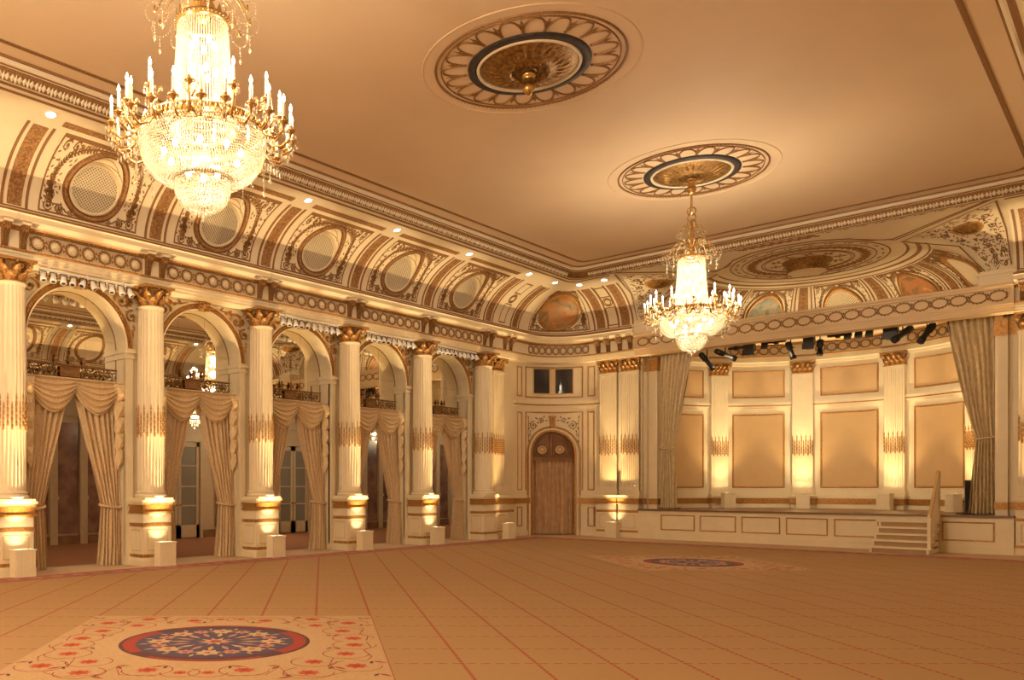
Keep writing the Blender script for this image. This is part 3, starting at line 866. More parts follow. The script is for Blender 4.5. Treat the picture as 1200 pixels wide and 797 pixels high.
# ------------------------------------------------------------------ white spotlight bars under the cornice
def spotbar(label, loc, rz):
    root = thing('spotlight_bar', label, 'light bar', loc, rz, 'spotlight bars')
    mb = MB(); mb.box(-.98, .98, .36, .41, 5.62, 5.66)
    for x in (-.8, 0, .8): mb.box(x-.015, x+.015, .375, .395, 5.65, 5.70)
    mb.build('rail', [WHITEP], root)
    rnd = random.Random(3)
    for i in range(10):
        x = -.92+.204*i; tilt = R_(rnd.uniform(-35, 35)); yaw = rnd.uniform(-.4, .4)
        mb = MB()
        c = Vector((x, .42, 5.53)); ax = Vector((sin(tilt), .35*cos(yaw), -cos(tilt))).normalized()
        mb.tube([tuple(c-ax*.06), tuple(c+ax*.0), tuple(c+ax*.10)], [.036, .056, .062], 10)
        o = mb.build('spotlight', [WHITEP], root)
        mb = MB(); mb.box(x-.072, x-.064, .410, .428, 5.51, 5.62); mb.box(x+.064, x+.072, .410, .428, 5.51, 5.62); mb.box(x-.072, x+.072, .410, .428, 5.608, 5.62)
        mb.build('yoke', [BLACK], o)
        mb = MB(); p = c+ax*.101; u = ax.orthogonal().normalized(); w = ax.cross(u)
        mb.add([tuple(p)]+[tuple(p+(u*cos(2*pi*k/10)+w*sin(2*pi*k/10))*.042) for k in range(10)], [(0, 1+k, 1+(k+1) % 10) for k in range(10)])
        mb.build('lens', [LENS], o)
    return root
s0 = spotbar('bar of small white spotlights under the cornice of the first arch from the left', (WL, BAYY[0], 0), RL)
for b in (2, 3, 4): dup(s0, (WL, BAYY[b], 0), RL, 'bar of small white spotlights under the cornice of the %s arch from the left' % ORD[b])

# ------------------------------------------------------------------ frieze ornament and brackets
FRZ = mat('frieze_ground', (.62,.47,.30), .5, var=.15, scale=20)
def wreath(mb, M, u, v, a, b, m=0):
    n = 14
    P = [(u+a*cos(2*pi*i/n), v+b*sin(2*pi*i/n)) for i in range(n)]
    mb.ribbon(P, .035, .022, M, m, True)
    for i in range(n): mb.leaf(M, P[i][0], P[i][1], 2*pi*i/n+.9, .055, .03, .03, m)
def frieze(label, loc, rz, u0, u1, n, M, group='frieze panels', world=False, a=.125, d=.44, plain=False):
    root = thing('wreath_frieze', label, 'frieze', loc, rz, group)
    N = max(2, int((u1-u0)/.2))
    mb = MB(); mb.sheet(u0, u1, 5.95, 6.235, .004, M, 0, N, 1, False)
    mb.build('ground', [CREAMD if plain else FRZ], root, world)
    mb = MB()
    k = int((u1-u0)/.055)
    for i in range(k):
        u = u0+(u1-u0)*(i+.5)/k; q = (u1-u0)/k*.32
        mb.slab(u-q, u+q, 6.265, 6.31, .0, .055, M, 0)
    mb.slab(u0, u1, 6.245, 6.262, 0, .05, M, 0, N, 1)
    mb.build('bead_course', [GILTD], root, world)
    for i in range(n):
        u = u0+(u1-u0)*(i+.5)/n
        mb = MB(); wreath(mb, M, u, 6.09, a, .115)
        w = mb.build('wreath', [GILTD], root, world)
        if plain: continue
        mb = MB()
        P_ = [M(u+a*(.78 if t % 2 else .55)*cos(2*pi*t/16), 6.09+(.088 if t % 2 else .062)*sin(2*pi*t/16), .010) for t in range(16)]; mb.add(P_+[M(u, 6.085, .03)], [(t, (t+1) % 16, 16) for t in range(16)])
        for t in range(9): mb.leaf(M, u, 6.03, R_(180/8*t), .10, .035, .035)
        mb.build('shell', [CREAM], w, world)
    mb = MB()
    for i in range(n+1):
        u = min(max(u0+(u1-u0)*i/n, u0+.03), u1-.03)
        for t in (0, pi): mb.leaf(M, u, 6.09, pi/2+t, .11, .05, .02)
    mb.build('leaf_link', [GILTD], root, world)
    return root
FM = lambda u, v, h: (u, .44+h, v)
fr0 = frieze('cream frieze panel with seven gilt wreaths over the first arch from the left', (WL, BAYY[0], 0), RL, -1.20, 1.20, 7, FM)
for b in range(1, 5): dup(fr0, (WL, BAYY[b], 0), RL, 'cream frieze panel with seven gilt wreaths over the %s arch from the left' % ORD[b])
for b in range(2, 5): dup(fr0, (WR, BAYY[b], 0), RRT, 'frieze panel on the opposite wall, seen only in the arch mirrors', 'frieze panels of the opposite wall')
def fpos(pos): return lambda u, v, h: pos(u, .44+h, v)
frieze('cream frieze panel curving over the corner with the small dark window', (WL+1, WS-1, 0), 0, -1.38, 1.38, 9, fpos(FILL), world=True, a=.12)
def bracket(label, loc, rz):
    root = thing('cornice_bracket', label, 'bracket', loc, rz, 'cornice brackets')
    mb = MB()
    pr = [(.43,5.93),(.46,5.93),(.48,6.02),(.50,6.12),(.57,6.2),(.63,6.28),(.64,6.34),(.43,6.34)]
    for s in (-1, 1): pass
    k = len(pr); w = .065
    mb.add([(-w, d, z) for d, z in pr]+[(w, d, z) for d, z in pr], [tuple(range(k)), tuple(range(k, 2*k))[::-1]]+[(i, k+i, k+(i+1) % k, (i+1) % k) for i in range(k)])
    for x in (-.04, 0, .04): mb.tube([(x, d+.006, z) for d, z in pr[1:6]], .012, 4)
    b_ = mb.build('console', [GILTD], root)
    mb = MB(); mb.box(-.085, .085, .43, .655, 6.345, 6.37); mb.box(-.075, .075, .43, .645, 6.325, 6.35)
    mb.build('bracket_cap', [CREAM], root)
    mb = MB(); M = lambda u, v, h: (u, .60+h, v)
    for k in range(5): mb.leaf(M, 0, 6.30, R_(210+30*k), .12, .05, .03)
    mb.build('acanthus', [GILT], root)
    return root
colname = ['above the column at the photo\'s left edge', 'above the column between first and second arches', 'above the column between second and third arches',
           'above the column between third and fourth arches', 'above the column between fourth and fifth arches', 'above the last round column before the corner']
br0 = None
def put_bracket(label, loc, rz, group=None):
    global br0
    if br0 is None: br0 = bracket(label, loc, rz); return
    dup(br0, loc, rz, label, group)
for i in range(6):
    for s, w in ((-1, 'left'), (1, 'right')):
        put_bracket('gilt cornice bracket, %s one of the pair %s' % (w, colname[i]), (WL, COLY[i]+s*.17, 0), RL)
for s, w in ((-1, 'left'), (1, 'right')): put_bracket('gilt cornice bracket, %s one of the pair above the flat pilaster left of the corner' % w, (WL, 22.35+s*.17, 0), RL)
for k, x in enumerate((-12.83, -12.49, -12.10, -11.76)):
    put_bracket('gilt cornice bracket, %s of the four above the twin pilasters by the stage' % ORD[k], (x, WS, 0), RST)
for i in range(2, 6):
    for s in (-1, 1): put_bracket('cornice bracket on the opposite wall, seen only in the arch mirrors', (WR, COLY[i]+s*.17, 0), RRT, 'brackets of the opposite wall')
for x in (2*XC+12.83, 2*XC+12.49, 2*XC+12.10, 2*XC+11.76): put_bracket('gilt cornice bracket above the right stage pier', (x, WS, 0), RST, 'brackets of the right stage pier')
# ------------------------------------------------------------------ decorated cove
PZ0, PZ1, ZCEN, RU, RZ = 6.70, 7.80, 7.27, .53, .435
def zth(z): return asin((z-CZ0)/CB)
def panel_ornament(mb, M, hu, z0, z1, ru, rz, zc, m=0, sc=1.):
    """scrolls, vases of flowers and vines that fill the corners round the roundel"""
    for s in (-1, 1):
        S = lambda u, v, h: M(s*u, v, h)
        e = hu-.05*sc
        mb.spiral(S, e-.12*sc, z0+.13, .085*sc, R_(200), 1, 1.5, .026*sc, .022, m)
        mb.spiral(S, e-.36*sc, z0+.10, .07*sc, R_(60), -1, 1.5, .024*sc, .022, m)
        mb.spiral(S, e-.58*sc, z0+.085, .05*sc, R_(200), 1, 1.3, .02*sc, .02, m)
        mb.ribbon([(e-.02*sc, z0+.28), (e-.2*sc, z0+.18), (e-.36*sc, z0+.19), (e-.5*sc, z0+.08), (e-.75*sc, z0+.05), (.02, z0+.04)], .022*sc, .02, S, m)
        cx, cz = e-.13*sc, z0+.38                      # vase of flowers
        rnd = random.Random(5)
        for k in range(15):
            q = rnd.uniform(0, .13)*sc; a = rnd.uniform(0, 2*pi)
            mb.flower(S, cx+q*cos(a)*.75, cz+q*sin(a)*1.1/sc+.02, .05*sc, 5, .035, m, a)
        for k in range(4): mb.leaf(S, cx, cz-.06, R_(240+20*k), .16*sc, .06*sc, .03, m)
        pts = [(cx, cz+.1), (cx+.01, z0+.62), (cx-.03*sc, z0+.76), (cx-.12*sc, z0+.90), (cx-.3*sc, z0+.985), (cx-.5*sc, z1-.06), (.05, z1-.045)]
        mb.ribbon(pts, .016*sc, .018, S, m)
        for (x0, y0), (x1, y1) in zip(pts, pts[1:]):
            for k in range(4):
                t = k/4; a = atan2(y1-y0, x1-x0)
                for g in (-1, 1): mb.leaf(S, x0+(x1-x0)*t, y0+(y1-y0)*t, a+g*.8, .075*sc, .035*sc, .02, m)
        rnd = random.Random(9); k = 0
        while k < 170:                                   # small foliage that fills the ground
            u, z = rnd.uniform(.03, e), rnd.uniform(z0+.045, z1-.035); k += 1
            q = (u/(ru+.17*sc))**2+((z-zc)/(rz+.13))**2
            if q < 1 or q > 2.3: continue
            mb.leaf(S, u, z, rnd.uniform(0, 6.28), .075*sc, .030*sc, .02, m)
        mb.spiral(S, e-.10*sc, z1-.10, .06*sc, R_(140), -1, 1.3, .02*sc, .018, m)
        mb.spiral(S, e-.27*sc, z1-.085, .05*sc, R_(140), -1, 1.3, .02*sc, .018, m)
def grille_mesh(mb, P, n=19, m=0, w=.006):
    """diagonal lattice inside the unit disc mapped by P(a, b)"""
    for g in (0, 1):
        for i in range(-n, n+1):
            c = i/n*1.0; L = sqrt(max(0, 1-c*c))
            if L < .05: continue
            A = []
            for t in (-L, L):
                x, y = (c, t) if g == 0 else (t, c)
                A.append(((x+y)*.7071, (x-y)*.7071))
            (x0, y0), (x1, y1) = A
            nx, ny = (y1-y0), -(x1-x0); l = sqrt(nx*nx+ny*ny); q = .027
            nx, ny = nx/l*q, ny/l*q
            mb.add([P(x0+nx, y0+ny), P(x1+nx, y1+ny), P(x1-nx, y1-ny), P(x0-nx, y0-ny)], [(0,1,2,3)], m)
def cove_panel(label, loc, rz, group=None):
    root = thing('cove_bay', label, 'cove bay', loc, rz, group)
    M = coveZ(STR); T = coveT(STR)
    # the plaster surface with the round opening
    ang = sorted(set([2*pi*i/72 for i in range(72)] + [atan2(b-ZCEN, a) % (2*pi) for a in (-HB, HB) for b in (PZ0, PZ1)]))
    def outer(a):
        c, s = cos(a), sin(a)
        t = min((HB/abs(c)) if abs(c) > 1e-9 else 1e9, ((PZ1-ZCEN)/s if s > 0 else (PZ0-ZCEN)/s) if abs(s) > 1e-9 else 1e9)
        return t*c, ZCEN+t*s
    K = 8; vs = []
    for a in ang:
        # matching direction on the elliptical rim
        ox, oz = outer(a); ix, iz = RU*cos(a), ZCEN+RZ*sin(a)
        for k in range(K+1): vs.append(M(ix+(ox-ix)*k/K, iz+(oz-iz)*k/K, 0))
    n = len(ang); mb = MB()
    mb.add(vs, [(i*(K+1)+k, i*(K+1)+k+1, ((i+1) % n)*(K+1)+k+1, ((i+1) % n)*(K+1)+k) for i in range(n) for k in range(K)], 0, True)
    mb.sheet(-HB, HB, 0, zth(PZ0), 0, T, 0, 4, 2); mb.sheet(-HB, HB, zth(PZ1), pi/2, 0, T, 0, 4, 6)
    mb.build('plaster_field', [CREAM], root)
    # recess behind the opening
    dplane = lambda z: .50+(z-ZCEN+RZ)*.53-.05
    rim = [(RU*cos(2*pi*i/64), ZCEN+RZ*sin(2*pi*i/64)) for i in range(64)]
    mb = MB(); vs = [M(u, z, 0) for u, z in rim]+[(u*.985, dplane(z), z) for u, z in rim]
    mb.add(vs, [(i, (i+1) % 64, 64+(i+1) % 64, 64+i) for i in range(64)], 0, True)
    rv = mb.build('reveal', [CREAM], root)
    mb = MB()
    RM = lambda a, t, h: tuple(Vector(M(RU*cos(a), ZCEN+RZ*sin(a), 0)).lerp(Vector((RU*.985*cos(a), dplane(ZCEN+RZ*sin(a)), ZCEN+RZ*sin(a))), t) + Vector((-cos(a)*h, 0, -sin(a)*h)))
    mb.ribbon([(R_(q), .12+.75*sin(R_((q-20)*1.28))) for q in range(25, 158, 7)], .06, .006, RM)
    mb.ribbon([(R_(q), .9-.55*sin(R_((q-20)*1.28))) for q in range(40, 142, 7)], .05, .006, RM)
    mb.build('painted_scroll', [BROWN], rv)
    mb = MB(); P = lambda a, b: (RU*.97*a, dplane(ZCEN+RZ*b)+.004, ZCEN+RZ*.97*b)
    mb.add([P(cos(2*pi*i/48), sin(2*pi*i/48)) for i in range(48)], [tuple(range(48))])
    mb.v = [(x, y-.02, z) for x, y, z in mb.v]
    g = mb.build('grille', [GRILLE_B], root)
    mb = MB(); grille_mesh(mb, lambda a, b: (RU*.90*a, dplane(ZCEN+RZ*b)+.012, ZCEN+RZ*.90*b), 10)
    mb.build('lattice', [CREAM], g)
    mb = MB()
    rr = lambda q, h: [(RU*q*cos(2*pi*i/64), dplane(ZCEN+RZ*q*sin(2*pi*i/64))+h, ZCEN+RZ*q*sin(2*pi*i/64)) for i in range(64)]
    A, B, C = rr(.86, .016), rr(.92, .03), rr(.99, .012)
    for X, Y in ((A, B), (B, C)): mb.add(X+Y, [(i, (i+1) % 64, 64+(i+1) % 64, 64+i) for i in range(64)], 0, True)
    mb.build('grille_rim', [CREAM], g)
    # brown ring on the cove round the opening
    mb = MB()
    def off(a, o, h):
        z = ZCEN+RZ*sin(a); t = zth(z); g = sqrt(1+(CA*sin(t)/(CB*cos(t)))**2)
        return M(RU*cos(a)+o*cos(a), z+o*sin(a)/g, h)
    for pr, m in (([(-.012,0),(0,.03),(.012,0)], 1), ([(.012,0),(.03,.03),(.085,.03),(.10,0)], 0), ([(.10,0),(.112,.018),(.125,0)], 1)):
        vs = [off(2*pi*i/72, o, h) for i in range(72) for o, h in pr]; k = len(pr)
        mb.add(vs, [(i*k+j, i*k+j+1, ((i+1) % 72)*k+j+1, ((i+1) % 72)*k+j) for i in range(72) for j in range(k-1)], m)
    mb.build('ring_frame', [BROWNO, GILTD], root)
    mb = MB(); mb.rect(-HB+.03, HB-.03, PZ0+.01, PZ1-.01, .035, .012, M, 0, 10, 10)
    mb.build('panel_border', [BROWN], root)
    mb = MB(); panel_ornament(mb, M, HB-.03, PZ0+.01, PZ1-.01, RU, RZ, ZCEN)
    mb.build('scroll_ornament', [GILTD], root)
    mb = MB(); mb.sheet(-HB-.12, HB+.12, R_(68.5), R_(73), .006, T, 0, 6, 2)
    mb.build('painted_band', [BROWNO], root)
    return root
cp0 = cove_panel('cove panel with round speaker grille above the first arch from the left', (WL, BAYY[0], 0), RL, 'cove panels above the arcade')
cpl = [None, 'cove panel with round grille partly behind the near chandelier', 'cove panel with round grille just right of the near chandelier, above the third arch',
       'cove panel with round grille above the fourth arch from the left', 'cove panel with round grille above the fifth arch, nearest the corner']
for b in range(1, 5): dup(cp0, (WL, BAYY[b], 0), RL, cpl[b])
for b in range(1, 5): dup(cp0, (WR, BAYY[b], 0), RRT, 'cove panel on the opposite side, seen only in the arch mirrors', 'cove panels of the opposite side')
def cove_rib(label, loc, rz, group=None, hw=.135, g=.205, pos=STR, world=False, t1=64.):
    root = thing('cove_rib', label, 'cove rib', loc, rz, group)
    T = coveT(pos)
    mb = MB(); mb.slab(-hw, hw, R_(3), R_(t1), 0, .014, T, 0, 2, 14); mb.build('ornament_band', [BROWNO], root, world)
    mb = MB()
    for k in range(9):
        t = R_(6+6.6*k)
        for a in range(4): mb.leaf(T, 0, t, a*pi/2+pi/4*0, .09 if a % 2 == 0 else .06, .05, .035)
    mb.build('rosette_chain', [GILTD], root, world)
    for s in (-1, 1):
        mb = MB(); u0, u1 = sorted((s*g, s*(g+.05))); mb.slab(u0, u1, R_(2), R_(t1+1), 0, .012, T, 0, 1, 14)
        mb.build('side_stripe', [BROWN], root, world)
    return root
def downlight(label, loc, rz, group='recessed downlights in the cove', th=75., pos=STR):
    root = thing('recessed_downlight', label, 'downlight', loc, rz, group)
    T = coveT(pos); d, z = cove(R_(th)); n = cove_n(R_(th))
    t = (CA*sin(R_(th)), CB*cos(R_(th))); l = sqrt(t[0]**2+t[1]**2); t = (t[0]/l, t[1]/l)
    P = lambda a, r, h: (r*cos(a), d+t[0]*r*sin(a)+n[0]*h, z+t[1]*r*sin(a)+n[1]*h)
    mb = MB(); A = [[P(2*pi*i/20, r, h) for i in range(20)] for r, h in ((.075,.002),(.08,.018),(.105,.018),(.112,.002))]
    for X, Y in zip(A, A[1:]): mb.add(X+Y, [(i, (i+1) % 20, 20+(i+1) % 20, 20+i) for i in range(20)], 0, True)
    mb.build('trim_ring', [WHITEP], root)
    mb = MB(); mb.add([P(2*pi*i/20, .077, .006) for i in range(20)], [tuple(range(20))]); mb.build('lamp_face', [DOWNL], root)
    return root
rb0 = cove_rib('gilt-banded cove rib above the column at the photo\'s left edge', (WL, COLY[0], 0), RL, 'cove ribs above the arcade')
ribn = [None, 'gilt-banded cove rib behind the near chandelier', 'gilt-banded cove rib between the second and third grilles', 'gilt-banded cove rib between the third and fourth grilles',
        'gilt-banded cove rib between the fourth and fifth grilles', 'gilt-banded cove rib right of the fifth grille']
for i in range(1, 6): dup(rb0, (WL, COLY[i], 0), RL, ribn[i])
dl0 = downlight('lit recessed downlight at the photo\'s left edge, above the first column', (WL, COLY[0], 0), RL)
dln = [None, 'recessed downlight hidden behind the near chandelier', 'lit recessed downlight above the rib between second and third grilles', 'lit recessed downlight above the rib between third and fourth grilles',
       'lit recessed downlight above the rib between fourth and fifth grilles', 'lit recessed downlight right of the fifth grille']
for i in range(1, 6): dup(dl0, (WL, COLY[i], 0), RL, dln[i])
for i in range(1, 6):
    dup(rb0, (WR, COLY[i], 0), RRT, 'cove rib on the opposite side, seen only in the arch mirrors', 'cove ribs of the opposite side')
    dup(dl0, (WR, COLY[i], 0), RRT, 'downlight on the opposite side, seen only in the arch mirrors', 'downlights of the opposite side')
dup(rb0, (WL, 22.72, 0), RL, 'gilt-banded cove rib immediately left of the painted corner roundel')
dup(rb0, (-12.72, WS, 0), RST, 'gilt-banded cove rib immediately right of the painted corner roundel')
dup(rb0, (-11.90, WS, 0), RST, 'gilt-banded cove rib above the pier of the left stage curtain')
dup(dl0, (WL, 22.72, 0), RL, 'lit downlight above the left edge of the painted corner roundel')
dup(dl0, (-12.72, WS, 0), RST, 'lit downlight above the right edge of the painted corner roundel')
dup(dl0, (-11.90, WS, 0), RST, 'lit downlight above the pier of the left stage curtain')
dup(rb0, (2*XC+11.90, WS, 0), RST, 'gilt-banded cove rib above the right stage pier, at the photo\'s right edge')
def circle_panel(label, loc, rz, hu):
    root = thing('circle_strip', label, 'cove strip', loc, rz, 'cove strip panels with a circle')
    T = coveT(STR)
    mb = MB(); mb.rect(-hu, hu, R_(5), R_(31), .03, .012, T, 0, 2, 8); mb.rect(-hu, hu, R_(45), R_(62), .03, .012, T, 0, 2, 6)
    mb.build('border', [BROWN], root)
    mb = MB()
    for r in (.75, .5): mb.ribbon([(hu*1.15*r*cos(2*pi*i/24), R_(38)+hu*r*.75*sin(2*pi*i/24)) for i in range(24)], .03, .015, T, 0, True)
    mb.build('circle', [GILTD], root)
    return root
k0 = circle_panel('narrow cove panel with a circle, left of the painted corner roundel', (WL, 22.0, 0), RL, .17)
dup(k0, (-12.31, WS, 0), RST, 'narrow cove panel with a circle, right of the painted corner roundel')

# painted roundels and grilles on curved coves
def cove_roundel(label, loc, rz, pos, uc, hu, ru, rz_, zc, fill, group='roundels of the rounded coves', sc=1., orn=True, rpos=None):
    root = thing('cove_roundel', label, 'roundel panel', loc, rz, group)
    M0 = coveZ(rpos or pos); M = lambda u, z, h: M0(uc+u, z, h)
    mb = MB(); K = 10
    vs = [M(0, zc, .012)]+[M(ru*k/K*cos(2*pi*i/48), zc+rz_*k/K*sin(2*pi*i/48), .012) for k in range(1, K+1) for i in range(48)]
    fs = [(0, 1+i, 1+(i+1) % 48) for i in range(48)]+[(1+(k-1)*48+i, 1+k*48+i, 1+k*48+(i+1) % 48, 1+(k-1)*48+(i+1) % 48) for k in range(1, K) for i in range(48)]
    mb.add(vs, fs, 0, True)
    if fill == 'grille':
        g = mb.build('grille', [GRILLE_B], root, True)
        mb = MB(); grille_mesh(mb, lambda a, b: M(ru*a, zc+rz_*b, .022), 10); mb.build('lattice', [CREAM], g, True)
    else: mb.build('painted_scene', [fill], root, True)
    mb = MB()
    for q, w, h, m in ((1.06, .085*sc, .045, 0), (1.17, .03*sc, .025, 1)):
        mb.ribbon([(ru*q*cos(2*pi*i/64), zc+rz_*q*sin(2*pi*i/64)) for i in range(64)], w, h, M, m, True)
    mb.build('ring_frame', [GILT, GILTD], root, True)
    if orn:
        M1 = coveZ(pos); M = lambda u, z, h: M1(uc+u, z, h)
        mb = MB(); mb.rect(-hu, hu, PZ0+.01, PZ1-.01, .035*sc, .012, M, 0, 14, 8); mb.build('panel_border', [BROWN], root, True)
        mb = MB(); panel_ornament(mb, M, hu, PZ0+.01, PZ1-.01, ru, rz_, zc, 0, sc); mb.build('scroll_ornament', [GILTD], root, True)
    return root
cove_roundel('painted oval roundel in the curved cove above the curtained corner door', (WL+1.2, WS-1.2, 6.6), 0, FILL, 0, 1.42, .98, .42, 7.25, PAINT[0], sc=1.35, rpos=lambda u, d, z: FILL(u*(FR-.75)/max(FR-d, .5), d, z))
cove_roundel('painted roundel of the far right corner, seen only in a mirror', (WR-1.2, WS-1.2, 6.6), 0, FILR, 0, 1.42, .98, .42, 7.25, PAINT[2], sc=1.35)

# ------------------------------------------------------------------ the apse over the stage
mb = MB(); AP = lambda d: apse_path(d, 48)
sweep(mb, [(0,0),(0,6.7)], AP)
M = wallM(APSE)
for v0, v1, h, m in ((.92,1.05,.04,0),(1.06,1.24,.045,1),(1.24,1.34,.03,0),(4.22,4.27,.05,0),(4.27,4.31,.035,1),(4.31,4.38,.07,0)):
    mb.slab(-6.9, 6.9, v0, v1, 0, h, M, m, 40, 1)
struct(mb.build('wall_apse', [CREAM, GILT]))
mb = MB()
sweep(mb, [(-.02,5.62),(.06,5.62),(.08,5.70),(.12,5.72),(.12,5.86),(.16,5.88),(.16,5.91),(.10,5.93),(.10,6.25),(.14,6.27),(.2,6.33),(.34,6.40),(.38,6.52),(.42,6.6),(CD0,CZ0)], AP, [0,0,0,0,1,1,0,0,1,1,0,0,0,0])
struct(mb.build('trim_apse_entablature', [CREAM, GILT]))
mb = MB(); sweep(mb, COVEP, AP, None, 0, None, True)
struct(mb.build('ceiling_apse_cove', [CREAM]))
mb = MB(); cove_line(mb, 66, 67.5, 0, 49, AP); cove_line(mb, 72, 75, 0, 49, AP); cove_line(mb, 80, 82, 0, 49, AP); cove_line(mb, .8, 2.5, 0, 49, AP)
struct(mb.build('trim_apse_cove_lines', [BROWN]))
PITCH = R_(34)*AR
for k, nm in ((-2,''), (-1,'painted roundel in the stage apse, left of the apse\'s round grille'), (0,'round speaker grille at the middle of the stage apse cove'), (1,'painted roundel in the stage apse, right of the apse\'s round grille'), (2,'pale blank oval panel at the right end of the stage apse cove')):
    if k == -2: nm = 'blank oval panel at the left end of the stage apse, behind the far chandelier'
    loc = APSE(k*PITCH, 1., 6.6)
    cove_roundel(nm, loc, 0, APSE, k*PITCH, .92, .56, .42, 7.22, 'grille' if k == 0 else CREAM if abs(k) == 2 else PAINT[1 if k < 0 else 2], 'roundels of the stage apse', 1.05)
for k in (-1.5, -.5, .5, 1.5):
    u = k*PITCH
    cove_rib('gilt-banded rib of the stage apse cove, %s from the left' % ORD[int(k+1.5)], APSE(u, 1., 6.6), 0, 'ribs of the stage apse', .17, .26, lambda a, d, z, u=u: APSE(u+a, d, z), True)
# spandrels between the main cove and the apse
def spandrel_surf(s):
    d185 = R_(185.2) if s < 0 else R_(-5.2)
    def M(t, th, h):
        d, z = cove(th); n = cove_n(th)
        a = Vector((XC+s*MOUTH, WS-d, z)); b = Vector((AC[0]+(AR-d)*cos(d185), AC[1]+(AR-d)*sin(d185), z))
        p = a.lerp(b, t)
        q = Vector((-s*.5, -.6, -.65)); return tuple(p+q*h)
    return M
for s in (-1, 1):
    M = spandrel_surf(s)
    mb = MB(); mb.sheet(0, 1, 0, pi/2, 0, M, 0, 8, 16); struct(mb.build('ceiling_spandrel_left' if s < 0 else 'ceiling_spandrel_right', [CREAM]))
    root = thing('spandrel_ornament', 'gilt ornament spandrel with oval medallion, %s stage opening' % ('above the left end of the' if s < 0 else 'above the right end of the'), 'spandrel ornament', (XC+s*4., WS-1, 7), 0)
    mb = MB(); mb.ribbon([(.08, R_(8)), (.08, R_(45)), (.06, R_(86)), (.5, R_(86)), (.94, R_(86)), (.92, R_(45)), (.92, R_(8))], .02, .02, M); mb.build('border', [BROWN], root, True)
    mb = MB()
    mb.ribbon([(.5+.16*cos(2*pi*i/24), R_(62)+.14*sin(2*pi*i/24)) for i in range(24)], .05, .03, M, 0, True)
    vs = [M(.5+.15*cos(2*pi*i/24), R_(62)+.13*sin(2*pi*i/24), .01) for i in range(24)]; mb.add(vs, [tuple(range(24))], 1)
    mb.build('oval_medallion', [GILT, GOLDD], root, True)
    mb = MB(); rnd = random.Random(11)
    for i in range(330):
        u, t = rnd.uniform(.14, .86), R_(rnd.uniform(8, 83))
        if ((u-.5)/.19)**2+((t-R_(62))/.17)**2 < 1: continue
        mb.leaf(M, u, t, rnd.uniform(0, 6.28), .06, .025, .02)
    for i in range(14): mb.spiral(M, (.24,.5,.76)[i % 3], R_(12+4.8*i) if i % 3 != 1 else R_(12+2.2*i), .05, i*1., 1 if i % 2 else -1, 1.3, .016, .02)
    mb.build('scroll_ornament', [GILTD], root, True)
# flat ceiling of the apse and its rosette
mb = MB(); z = zt
P = [(XC-MOUTH, SY), (XC+MOUTH, SY)] + apse_path(2.40, 48)[::-1]
mb.add([(x, y, z) for x, y in P], [tuple(range(len(P)))]); struct(mb.build('ceiling_apse', [CREAM]))
DOWN = lambda cx, cy, z0: (lambda u, v, h: (cx+u, cy+v, z0-h))
root = thing('apse_ceiling_rosette', 'large pale painted rosette with a drum boss on the ceiling above the stage', 'ceiling rosette', (AC[0], AC[1], zt))
M = DOWN(AC[0], AC[1], zt-.004)
circ = lambda r, n=64: [(r*cos(2*pi*i/n), r*sin(2*pi*i/n)) for i in range(n)]
mb = MB()
for r, w in ((1.92,.03),(1.62,.025),(1.12,.025),(1.05,.015)): mb.ribbon(circ(r), w, .015, M, 0, True)
mb.build('ring_lines', [BROWN], root, True)
mb = MB()
for i in range(40):
    a = 2*pi*i/40
    mb.flower(M, 1.38*cos(a), 1.38*sin(a), .16, 6, .03, 0, a); mb.leaf(M, 1.38*cos(a), 1.38*sin(a), a+1.7, .22, .09, .03)
mb.build('leaf_band', [BROWNO], root, True)
for i in range(24):
    mb = MB(); a = 2*pi*i/24; mb.leaf(M, 1.77*cos(a), 1.77*sin(a), a+pi/2, .2, .07, .02); mb.leaf(M, 1.77*cos(a), 1.77*sin(a), a-pi/2, .08, .06, .02)
    mb.build('border_leaf', [BROWNO], root, True)
for i in range(10):
    mb = MB(); a = 2*pi*i/10
    for k in range(4): mb.leaf(M, .80*cos(a), .80*sin(a), a+k*1.57+.3, .20, .09, .02)
    mb.build('painted_sprig', [BROWNO], root, True)
mb = MB(); mb.lathe([(.62,0),(.60,-.05),(.52,-.10),(.50,-.26),(.47,-.30)], (AC[0], AC[1], zt), 40)
dr = mb.build('drum', [GOLDD], root, True)
mb = MB(); mb.lathe([(.47,-.30),(.44,-.285),(.001,-.285)], (AC[0], AC[1], zt), 40); mb.build('drum_disc', [CREAM], dr, True)
root = thing('apse_ceiling_border', 'painted line border from the ceiling moulding round the rosette above the stage', 'ceiling border', (AC[0], SY, zt))
M = DOWN(0, 0, zt-.003); mb = MB()
for q in (.12, .24):
    arc = [(AC[0]+(2.0-q*0+.0)*cos(R_(a))*1.0, AC[1]+2.0*sin(R_(a))) for a in range(185, -6, -8)]
    L = [(XC-MOUTH+q, SY+q*.3), (XC-2.0-.25+q*.4, AC[1]-.55-q)]; Rr = [(2*XC-x, y) for x, y in L][::-1]
    mb.ribbon(L+[(XC-1.75-.2+q, AC[1]-1.0-q*.3), (XC-1.4, AC[1]-1.55-q*.3), (XC-.8, AC[1]-1.95-q*.3), (XC, AC[1]-2.1-q*.3), (XC+.8, AC[1]-1.95-q*.3), (XC+1.4, AC[1]-1.55-q*.3), (XC+1.95-q, AC[1]-1.0-q*.3)]+Rr, .035, .012, M)
mb.build('line', [BROWN], root, True)
mb = MB()
for s in (-1, 1):
    for i in range(9):
        x = XC+s*(.7+i*.38)
        mb.leaf(M, x, SY+.22, 0, .2, .06, .015); mb.leaf(M, x, SY+.22, pi, .06, .06, .015)
